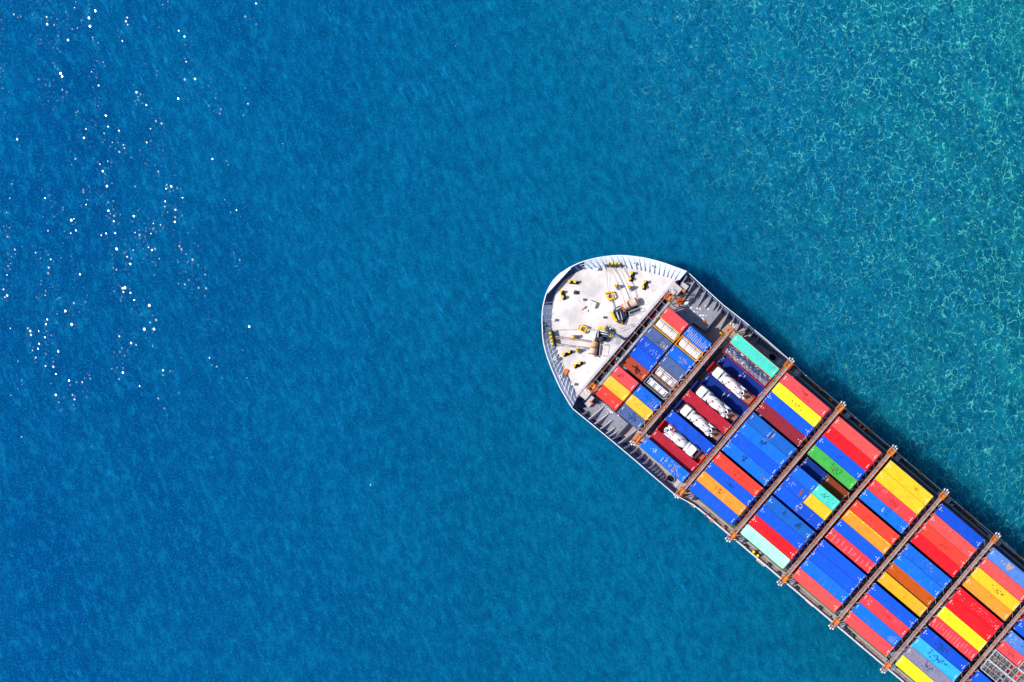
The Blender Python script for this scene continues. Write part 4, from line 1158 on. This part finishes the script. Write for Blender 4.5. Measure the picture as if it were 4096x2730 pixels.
tank_container(0, 3, 0, YF, CREAM, 0, 'cream orange framed tank container nearest the foredeck beside the coral container')
tank_container(0, 3, 1, YF, CREAM, 0, 'cream orange framed tank container aft of its twin beside the striped container')
tank_container(0, 6, 1, BF, plain('tank_pinkgrey', (.48,.36,.33), .4, .4, .4), 0, 'pinkish grey tank container in a red brown frame', .3)
tank_container(0, 7, 1, GF, plain('tank_darkgrey', (.20,.20,.22), .4, .5, .4), 2, 'dark grey tank container with a ladder like walkway on top', .5)

# ------------------------------------------------------------------ open containers: tarpaulin, scrap
def open_box(L, key, hh=CH):
    m = MB(); h = L/2; w = CW/2
    for s_ in (-1, 1):
        m.box(-h, h, s_*w - (.12 if s_ > 0 else 0), s_*w + (0 if s_ > 0 else .12), 0, hh)
        m.box(s_*h - (.12 if s_ > 0 else 0), s_*h + (0 if s_ > 0 else .12), -w + .12, w - .12, 0, hh - .002)
        for i in range(int(L/.5)): m.box(-h + .2 + i*.5, -h + .4 + i*.5, s_*w - (0 if s_ > 0 else .04), s_*w + (.04 if s_ > 0 else 0), .1, hh - .15)
    m.box(-h + .12, h - .12, -w + .12, w - .12, .05, .2)
    return m
a, y, L = place(1, 1, None, 0)
e = empty('open_top_container', ship_world(a, y, HZ + 2.4), ROT)
tag(e, 'open topped container under crumpled dark blue tarpaulin, beside the turquoise container', 'container', GRP)
open_box(L, None).build('walls', cmat('deepred'), e)
tm, n, p = nt('tarpaulin'); v = coords(n, False)
sp = n.nodes.new('ShaderNodeSeparateXYZ'); n.links.new(v, sp.inputs[0])
bandn = math_(n, 'ADD', sp.outputs[1], math_(n, 'MULTIPLY', math_(n, 'SUBTRACT', noise(n, v, 1.2, 3), .5), 1.8))
msk = math_(n, 'MULTIPLY', ramp(n, bandn, .15, -.1), ramp(n, bandn, -1.3, -1.0))
c = mixc(n, ramp(n, noise(n, v, 1.1, 5, .7), .4, .7), (.010, .032, .10), (.03, .075, .17))
c = mixc(n, math_(n, 'MULTIPLY', msk, .85), c, (.22, .15, .19))
n.links.new(c, p.inputs['Base Color']); p.inputs['Roughness'].default_value = .35
rr = random.Random(11); nx, ny = 46, 11; vs = []
for i in range(nx + 1):
    for j in range(ny + 1):
        edge = (i in (0, nx) or j in (0, ny))
        fold = .14 * abs(math.sin(i * .55 + j * .45 * math.sin(i * .21))) if not edge else 0
        vs.append((-L/2 + .14 + (L - .28) * i/nx + (0 if edge else rr.uniform(-.08, .08)), -CW/2 + .14 + (CW - .28) * j/ny + (0 if edge else rr.uniform(-.06, .06)),
                   CH - .35 + (0 if edge else rr.uniform(-.02, .06) + fold - .15)))
fs = []
for i in range(nx):
    for j in range(ny):
        q = [i*(ny+1)+j, (i+1)*(ny+1)+j, (i+1)*(ny+1)+j+1, i*(ny+1)+j+1]
        if (i + j) % 2: fs += [(q[0], q[1], q[2]), (q[0], q[2], q[3])]
        else: fs += [(q[0], q[1], q[3]), (q[1], q[2], q[3])]
MB().add(vs, fs).build('tarpaulin', tm, e)
container(1, 1, 'maroon', None, 1, 0, None, False, 'dark maroon container directly beneath the tarpaulin covered one')

def scrap_material():
    m, n, p = nt('scrap_pieces'); v = coords(n)
    vo = n.nodes.new('ShaderNodeTexVoronoi'); vo.inputs['Scale'].default_value = 5; n.links.new(v, vo.inputs['Vector'])
    cs = n.nodes.new('ShaderNodeSeparateColor'); n.links.new(vo.outputs['Color'], cs.inputs[0])
    c = mixc(n, ramp(n, cs.outputs[0], .3, .9), (.015, .02, .04), (.20, .15, .14))
    c = mixc(n, ramp(n, cs.outputs[1], .75, .85), c, (.45, .45, .47)); c = mixc(n, ramp(n, cs.outputs[2], .88, .92), c, (.35, .12, .06))
    n.links.new(c, p.inputs['Base Color']); p.inputs['Roughness'].default_value = .5; return m
SCRAP = scrap_material()
def scrap_container(b, r, half, label, holes, L=None):
    a, y, L = place(b, r, half, 0)
    e = empty('open_top_container', ship_world(a, y, HZ + 5.2), ROT); tag(e, label, 'container', GRP)
    open_box(L, None).build('walls', STAY, e)
    m = MB(); nc = int(L / 1.05)
    for i in range(1, nc): m.box(-L/2 + i*L/nc - .05, -L/2 + i*L/nc + .05, -CW/2+.12, CW/2-.12, CH - .12, CH - .01)
    m.box(-L/2+.12, L/2-.12, -.05, .05, CH - .11, CH + .004)
    m.build('roof_frame', plain('pale_frame', (.34,.34,.36), .5, .3, .2), e)
    rr = random.Random(r); m = MB()
    for i in range(int(L * 38)):
        x = rr.uniform(-L/2+.25, L/2-.25); yy = rr.uniform(-CW/2+.25, CW/2-.25); s_ = rr.uniform(.05, .16)
        M = Matrix.Translation((x, yy, CH - .42 + rr.uniform(-.05, .16))) @ Matrix.Rotation(rr.uniform(0, 3), 4, (rr.random(), rr.random(), rr.random() + .1))
        m.box(-s_, s_, -s_*.7, s_*.7, -s_*.4, s_*.4, 0, M)
    m.box(-L/2+.13, L/2-.13, -CW/2+.13, CW/2-.13, .3, CH - .45)
    m.build('scrap_load', SCRAP, e)
    for (ci, sj, mm_) in holes:
        x = -L/2 + (ci + .5)*L/nc; y2 = sj * .6
        fr = MB(); k = 16; pl = []
        for t in range(k):
            a2 = 2*math.pi*t/k; cx = math.copysign(abs(math.cos(a2))**.5, math.cos(a2))*.44; cy = math.copysign(abs(math.sin(a2))**.5, math.sin(a2))*.5
            pl.append((x + cx, y2 + cy))
        for t in range(k): fr.bar((*pl[t], CH - .02), (*pl[(t+1) % k], CH - .02), .12, .1)
        fo = fr.build('hatch_frame', plain('pale_frame', (.34,.34,.36), .5, .3, .2), e)
        MB().prism(pl, CH - .16, CH - .08).build('hatch_panel', mm_, fo)
DR = plain('hatch_dark_red', (.20,.01,.015), .3, .2, .2); BR = plain('hatch_bright_red', (.62,.03,.012), .3, .2, .2); NV = plain('hatch_navy', (.01,.03,.08), .3, .2, .2)
scrap_container(7, 6, None, 'pale framed open container of scrap with red square hatches by the picture corner', [(4,1,DR),(4,-1,DR),(6,1,BR),(6,-1,BR)])
scrap_container(7, 7, None, 'pale framed open container of scrap with dark blue hatches by the picture corner', [(4,1,NV),(4,-1,NV),(6,1,NV),(6,-1,NV)])
scrap_container(7, 5, 1, 'short open scrap container behind the dark spotted red one at the picture edge', [])
for r, hf in ((6, None), (7, None), (5, 1)):
    for t in (1, 2): container(7, r, 'royal', hf, t, 0, None, False, f"royal blue container {'directly' if t == 2 else 'two levels'} beneath scrap container, {ORD[r]} row, corner bay")

# ------------------------------------------------------------------ flat racks and mixer trucks
def flat_rack(r, key, label, wood_at):
    a, y, L = place(1, r, None, 0)
    e = empty('flat_rack', ship_world(a, y, HZ + 2.6), ROT); tag(e, label, 'flat rack', 'flat racks carrying the mixer trucks')
    pm = cmat(key); w = CW/2; h = L/2
    m = MB(); m.box(-h, h, -w, -w+.25, 0, .6); m.box(-h, h, w-.25, w, 0, .6); m.box(-h, -h+.3, -w+.25, w-.25, 0, .6); m.box(h-.3, h, -w+.25, w-.25, 0, .6)
    m.box(-h+.3, h-.3, -w+.25, w-.25, .1, .45)
    m.build('deck_frame', pm, e)
    for s_ in (-1, 1):
        m = MB()
        x0, x1 = (s_*h - .22, s_*h) if s_ > 0 else (s_*h, s_*h + .22)
        m.box(x0, x1, -w, -w+.2, .6, 2.55); m.box(x0, x1, w-.2, w, .6, 2.55); m.box(x0, x1, -w+.2, w-.2, 2.35, 2.55)
        m.box(x0+.05, x1-.05, -w+.2, w-.2, .6, 2.35)
        for i in range(8): m.box(x0-.0, x0+.05, -w+.3+i*.26, -w+.42+i*.26, .62, 2.33)
        for sy in (-1, 1): m.bar((s_*(h-.25), sy*(w-.1), 2.2), (s_*(h-1.1), sy*(w-.1), .62), .12)
        m.build('end_wall', pm, e)
    m = MB(); x = -h + .35
    while x < h - .5: m.box(x, x+.20, -w+.27, w-.27, .46, .615); x += .215
    m.build('wood_floor', WOOD, e)
    if wood_at:
        m = MB(); x = wood_at[0]
        m2 = MB(); 
        while x < wood_at[1]: m.box(x, x+.17, -.78, .78, .62, .92); x += .185
        m.build('timber_dunnage', WOOD, e)
    ck = 'navy'
    container(1, r, ck, None, 1, 0, None, False, f"navy container beneath the {label}"[:90])
GLASS = plain('windscreen_glass', (.02, .05, .10), .1, .1, 0)
def truck_parts():
    """mixer truck pointing to -x, origin at its middle on the ground; length 8.8"""
    P = []
    m = MB()   # cab: rounded front in plan
    prof = [(-4.4,.95),(-4.32,1.10),(-4.1,1.22),(-2.55,1.24),(-2.45,1.18)]
    poly = [(x, y) for x, y in prof] + [(x, -y) for x, y in reversed(prof)]
    m.prism(poly, .55, 2.0)
    pr2 = [(-4.15,.85),(-4.05,1.02),(-3.8,1.14),(-2.62,1.16),(-2.52,1.1)]
    p2 = [(x, y) for x, y in pr2] + [(x, -y) for x, y in reversed(pr2)]
    k = len(p2)
    m.add([(*a, 1.99) for a in poly] + [(*a, 2.85) for a in p2], [(i, (i+1) % k, (i+1) % k + k, i + k) for i in range(k)])
    p3 = [(x*.985 - .04, y*.93) for x, y in p2]
    m.add([(*a, 2.85) for a in p2] + [(*a, 2.98) for a in p3], [(i, (i+1) % k, (i+1) % k + k, i + k) for i in range(k)] + [tuple(range(k, 2*k))])
    m.f[-1] = list(m.f[-1])
    P.append(('cab', m, TRUCKW, [
        ('windscreen', MB().add([(-4.415,-.92,2.02),(-4.415,.92,2.02),(-4.19,.82,2.78),(-4.19,-.82,2.78)], [(0,1,2,3),(3,2,1,0)]), GLASS),
        ('roof_hatch', MB().box(-3.75,-3.2,-.3,.3,2.985,3.03), TRUCKW),
        ('rear_window', MB().box(-2.5,-2.46,-.55,.3,2.1,2.7), GLASS),
        ('mirror', MB().bar((-4.1,1.2,2.3),(-4.15,1.42,2.3),.05).box(-4.25,-4.05,1.36,1.44,1.9,2.4), BLACKM),
        ('mirror', MB().bar((-4.1,-1.2,2.3),(-4.15,-1.42,2.3),.05).box(-4.25,-4.05,-1.44,-1.36,1.9,2.4), BLACKM),
        ('bumper', MB().box(-4.52,-4.3,-1.15,1.15,.35,.75), WHITE)]))
    m = MB(); m.box(-4.1,4.1,-.55,-.38,.6,.85); m.box(-4.1,4.1,.38,.55,.6,.85)
    for x in (-2.2,-1,.5,2,3.6): m.box(x-.08,x+.08,-.38,.38,.62,.82)
    P.append(('chassis', m, REDM, []))
    for x in (-3.5, -1.9, 1.4, 2.7):
        for s_ in (-1, 1):
            w0 = MB().cyl((x, s_*.85, .5), (x, s_*1.18, .5), .5, None, 18)
            P.append(('wheel', w0, RUBBER, [('rim', MB().cyl((x, s_*1.12, .5), (x, s_*1.2, .5), .26, None, 12), WHITE)]))
    for x0, x1 in ((-2.45,-1.35),(.85,3.3)):
        for y0 in (-1.2, .8): P.append(('fender', MB().box(x0,x1,y0,y0+.4,1.05,1.12), WHITE, []))
    P.append(('gap_shade', MB().box(-2.46,-2.36,-1.0,1.0,.9,2.1).box(-1.5,-1.3,-1.0,1.0,.9,1.7).box(-1.3,3.2,-.8,.8,.86,.95), BLACKM, []))  # black plates added to paint the shade in gaps between cab, tank and drum
    P.append(('exhaust', MB().cyl((-2.4,.95,1.0),(-2.4,.95,2.9),.09,None,10), STEEL, []))
    # water tank across the frame behind the cab
    P.append(('water_tank', MB().cyl((-1.95,-1.1,2.15),(-1.95,1.1,2.15),.42,None,18).box(-2.25,-1.6,-1.15,1.15,.85,1.75), TRUCKW, []))
    # drum, leaning up to the rear
    tilt = Matrix.Translation((-1.5, 0, 1.95)) @ Matrix.Rotation(-R(10), 4, 'Y') @ Matrix.Rotation(math.pi/2, 4, 'Y')
    dprof = [(.35,0),(.75,.1),(1.0,.55),(1.17,1.35),(1.18,2.1),(1.02,2.9),(.78,3.7),(.52,4.5),(.5,4.75)]
    st = MB()
    def rad(z):
        for (r0, z0), (r1, z1) in zip(dprof, dprof[1:]):
            if z0 <= z <= z1: return r0 + (r1-r0)*(z-z0)/(z1-z0)
    def patch(z0, z1, a0, a1, k=8):
        vs = []
        for i in range(k+1):
            t = i/k; z = z0 + (z1-z0)*t
            for a in (a0[0] + (a1[0]-a0[0])*t, a0[1] + (a1[1]-a0[1])*t):
                r = rad(z) + .014; vs.append((r*math.cos(a), r*math.sin(a), z))
        st.add(vs, [(2*i, 2*i+1, 2*i+3, 2*i+2) for i in range(k)] + [(2*i+2, 2*i+3, 2*i+1, 2*i) for i in range(k)], 0, False, tilt)
    # angle pi is the upward side after the rotation
    patch(.9, 1.6, (math.pi+.95, math.pi+1.25), (math.pi+.25, math.pi+.55))
    patch(2.25, 1.75, (math.pi-1.15, math.pi-.85), (math.pi-.35, math.pi-.12))
    patch(3.35, 3.95, (math.pi+.5, math.pi+.72), (math.pi+.55, math.pi+.8), 3)
    patch(3.3, 3.9, (math.pi-.12, math.pi+.12), (math.pi-.16, math.pi+.16), 3)
    patch(3.4, 3.95, (math.pi-.85, math.pi-.66), (math.pi-.95, math.pi-.7), 3)
    sm = MB(); st2 = st; st = sm
    for q in range(1): patch(1.45, 2.2, (math.pi-.1, math.pi+.22), (math.pi-.1, math.pi+.22), 4)
    P.append(('drum', MB().lathe(dprof, 32, 0, tilt), TRUCKW, [('red_stripe', st2, REDM), ('grey_emblem', sm, plain('emblem_grey', (.45,.40,.44), .4, .2, .1)),
        ('drum_ring', MB().torus((0,0,4.1), .70, .05, 24, 6, 0, tilt), STAY)]))
    P.append(('drum_stand', MB().box(-1.75,-1.4,-.6,.6,.85,2.0).box(2.5,2.75,-1.0,-.8,.85,2.4).box(2.5,2.75,.8,1.0,.85,2.4).box(2.5,2.75,-1.0,1.0,2.1,2.3), TRUCKW, []))
    hp = MB()   # hopper funnel: thin open cone
    Mh = Matrix.Translation((3.55, 0, 0)); k = 20; vs = []
    for r, z in ((.30,2.2),(.62,3.15),(.56,3.15),(.25,2.25)):
        for i in range(k): a2 = 2*math.pi*i/k; vs.append((3.5 + r*math.cos(a2)*1.05, r*math.sin(a2), z))
    for l in range(3):
        for i in range(k): hp.add([], []) if False else None
    hp.add(vs, [(l*k+i, l*k+(i+1) % k, (l+1)*k+(i+1) % k, (l+1)*k+i) for l in range(3) for i in range(k)], 0, True)
    P.append(('hopper', hp, TRUCKW, [('hopper_throat', MB().lathe([(.24,2.2),(.24,2.27)], 14, 0, Mh), BLACKM)]))
    P.append(('chute', MB().bar((3.85,.1,1.9),(4.45,.75,1.2),.5,.08).bar((3.8,-.5,1.5),(4.3,-.85,1.3),.45,.08), TRUCKW, []))
    P.append(('ladder', MB().bar((3.3,-1.1,.9),(3.5,-.95,3.2),.05).bar((3.75,-1.1,.9),(3.9,-.95,3.2),.05).box(3.1,4.0,-1.15,-.7,2.75,2.8).bar((3.1,-1.15,3.3),(4.0,-1.15,3.3),.05).bar((3.1,-1.15,2.8),(3.1,-1.15,3.3),.05).bar((4.0,-1.15,2.8),(4.0,-1.15,3.3),.05), WHITE, []))
    P.append(('service_catwalk', MB().box(1.6,3.9,.92,1.2,1.9,1.98).box(2.3,3.5,.7,1.1,2.5,2.56).bar((1.6,1.15,1.95),(3.9,1.15,2.9),.05), STAY, []))
    return [(nm, m.mesh(nm, mt), [(a_, b2.mesh(a_, c2)) for a_, b2, c2 in subs]) for nm, m, mt, subs in P]
TP = truck_parts()
def truck(r, flip, label):
    a, y, L = place(1, r, None, 0)
    off = -12.11/2 + 1.5 + 4.4 if not flip else -12.11/2 + 1.25 + 4.4
    if flip: off = -12.11/2 + 1.45 + 4.4
    a += off
    e = empty('mixer_truck', ship_world(a, y, HZ + 2.6 + .62), ROT + (math.pi if flip else 0))
    tag(e, label, 'mixer truck', 'mixer trucks on flat racks')
    for nm, me, subs in TP:
        o = put(nm, me, e)
        for sn, sme in subs: put(sn, sme, o)
flat_rack(3, 'deepred', 'dark red flat rack under the uppermost mixer truck', (3.95, 5.5))
flat_rack(5, 'navy', 'navy flat rack under the second mixer truck from the upper rail', (3.95, 5.5))
flat_rack(7, 'navy', 'navy flat rack under the third mixer truck from the upper rail', (3.95, 5.5))
flat_rack(9, 'red', 'bright red flat rack under the reversed lowest mixer truck', (3.95, 5.5))
truck(3, False, 'white mixer truck on dark red rack, uppermost of the four')
truck(5, False, 'white mixer truck on navy rack, between navy and deep red containers')
truck(7, False, 'white mixer truck on navy rack, between deep red and royal blue containers')
truck(9, True, 'white mixer truck on bright red rack, lowest and facing the other way')

# ------------------------------------------------------------------ light, sky, camera
SUN_EL = R(57); sx, sy = -.966, -.259         # towards the sun: left and a little down in the picture
sun = bpy.data.lights.new('sun', 'SUN'); sun.energy = 4.5; sun.angle = R(.5); sun.color = (1, .955, .89)
so = bpy.data.objects.new('sun', sun); COL.objects.link(so)
dvec = Vector((sx*math.cos(SUN_EL), sy*math.cos(SUN_EL), math.sin(SUN_EL)))
so.rotation_euler = (-dvec).to_track_quat('-Z', 'Y').to_euler()
w = bpy.data.worlds.new('World'); scene.world = w; w.use_nodes = True
wn = w.node_tree; wn.nodes.clear()
sk = wn.nodes.new('ShaderNodeTexSky'); sk.sky_type = 'NISHITA'; sk.sun_disc = False
sk.sun_elevation = SUN_EL; sk.sun_rotation = math.atan2(sx, sy)
bg = wn.nodes.new('ShaderNodeBackground'); bg.inputs[1].default_value = .15
wo = wn.nodes.new('ShaderNodeOutputWorld'); wn.links.new(sk.outputs[0], bg.inputs[0]); wn.links.new(bg.outputs[0], wo.inputs[0])
cam = bpy.data.cameras.new('camera'); co = bpy.data.objects.new('camera', cam); COL.objects.link(co)
cam.sensor_width = 36; cam.lens = 36 * S * HD / 4096
cam.shift_x = (2048 - NX) / 4096; cam.shift_y = (NY - 1365) / 4096
cam.clip_end = 6000; cam.clip_start = 1
co.location = ((NX - 2048) / S, -(NY - 1365) / S, ZREF + HD); co.rotation_euler = (0, 0, 0)
scene.camera = co
vs_ = scene.view_settings; vs_.view_transform = 'Standard'; vs_.look = 'None'; vs_.exposure = 0.0; vs_.gamma = 1
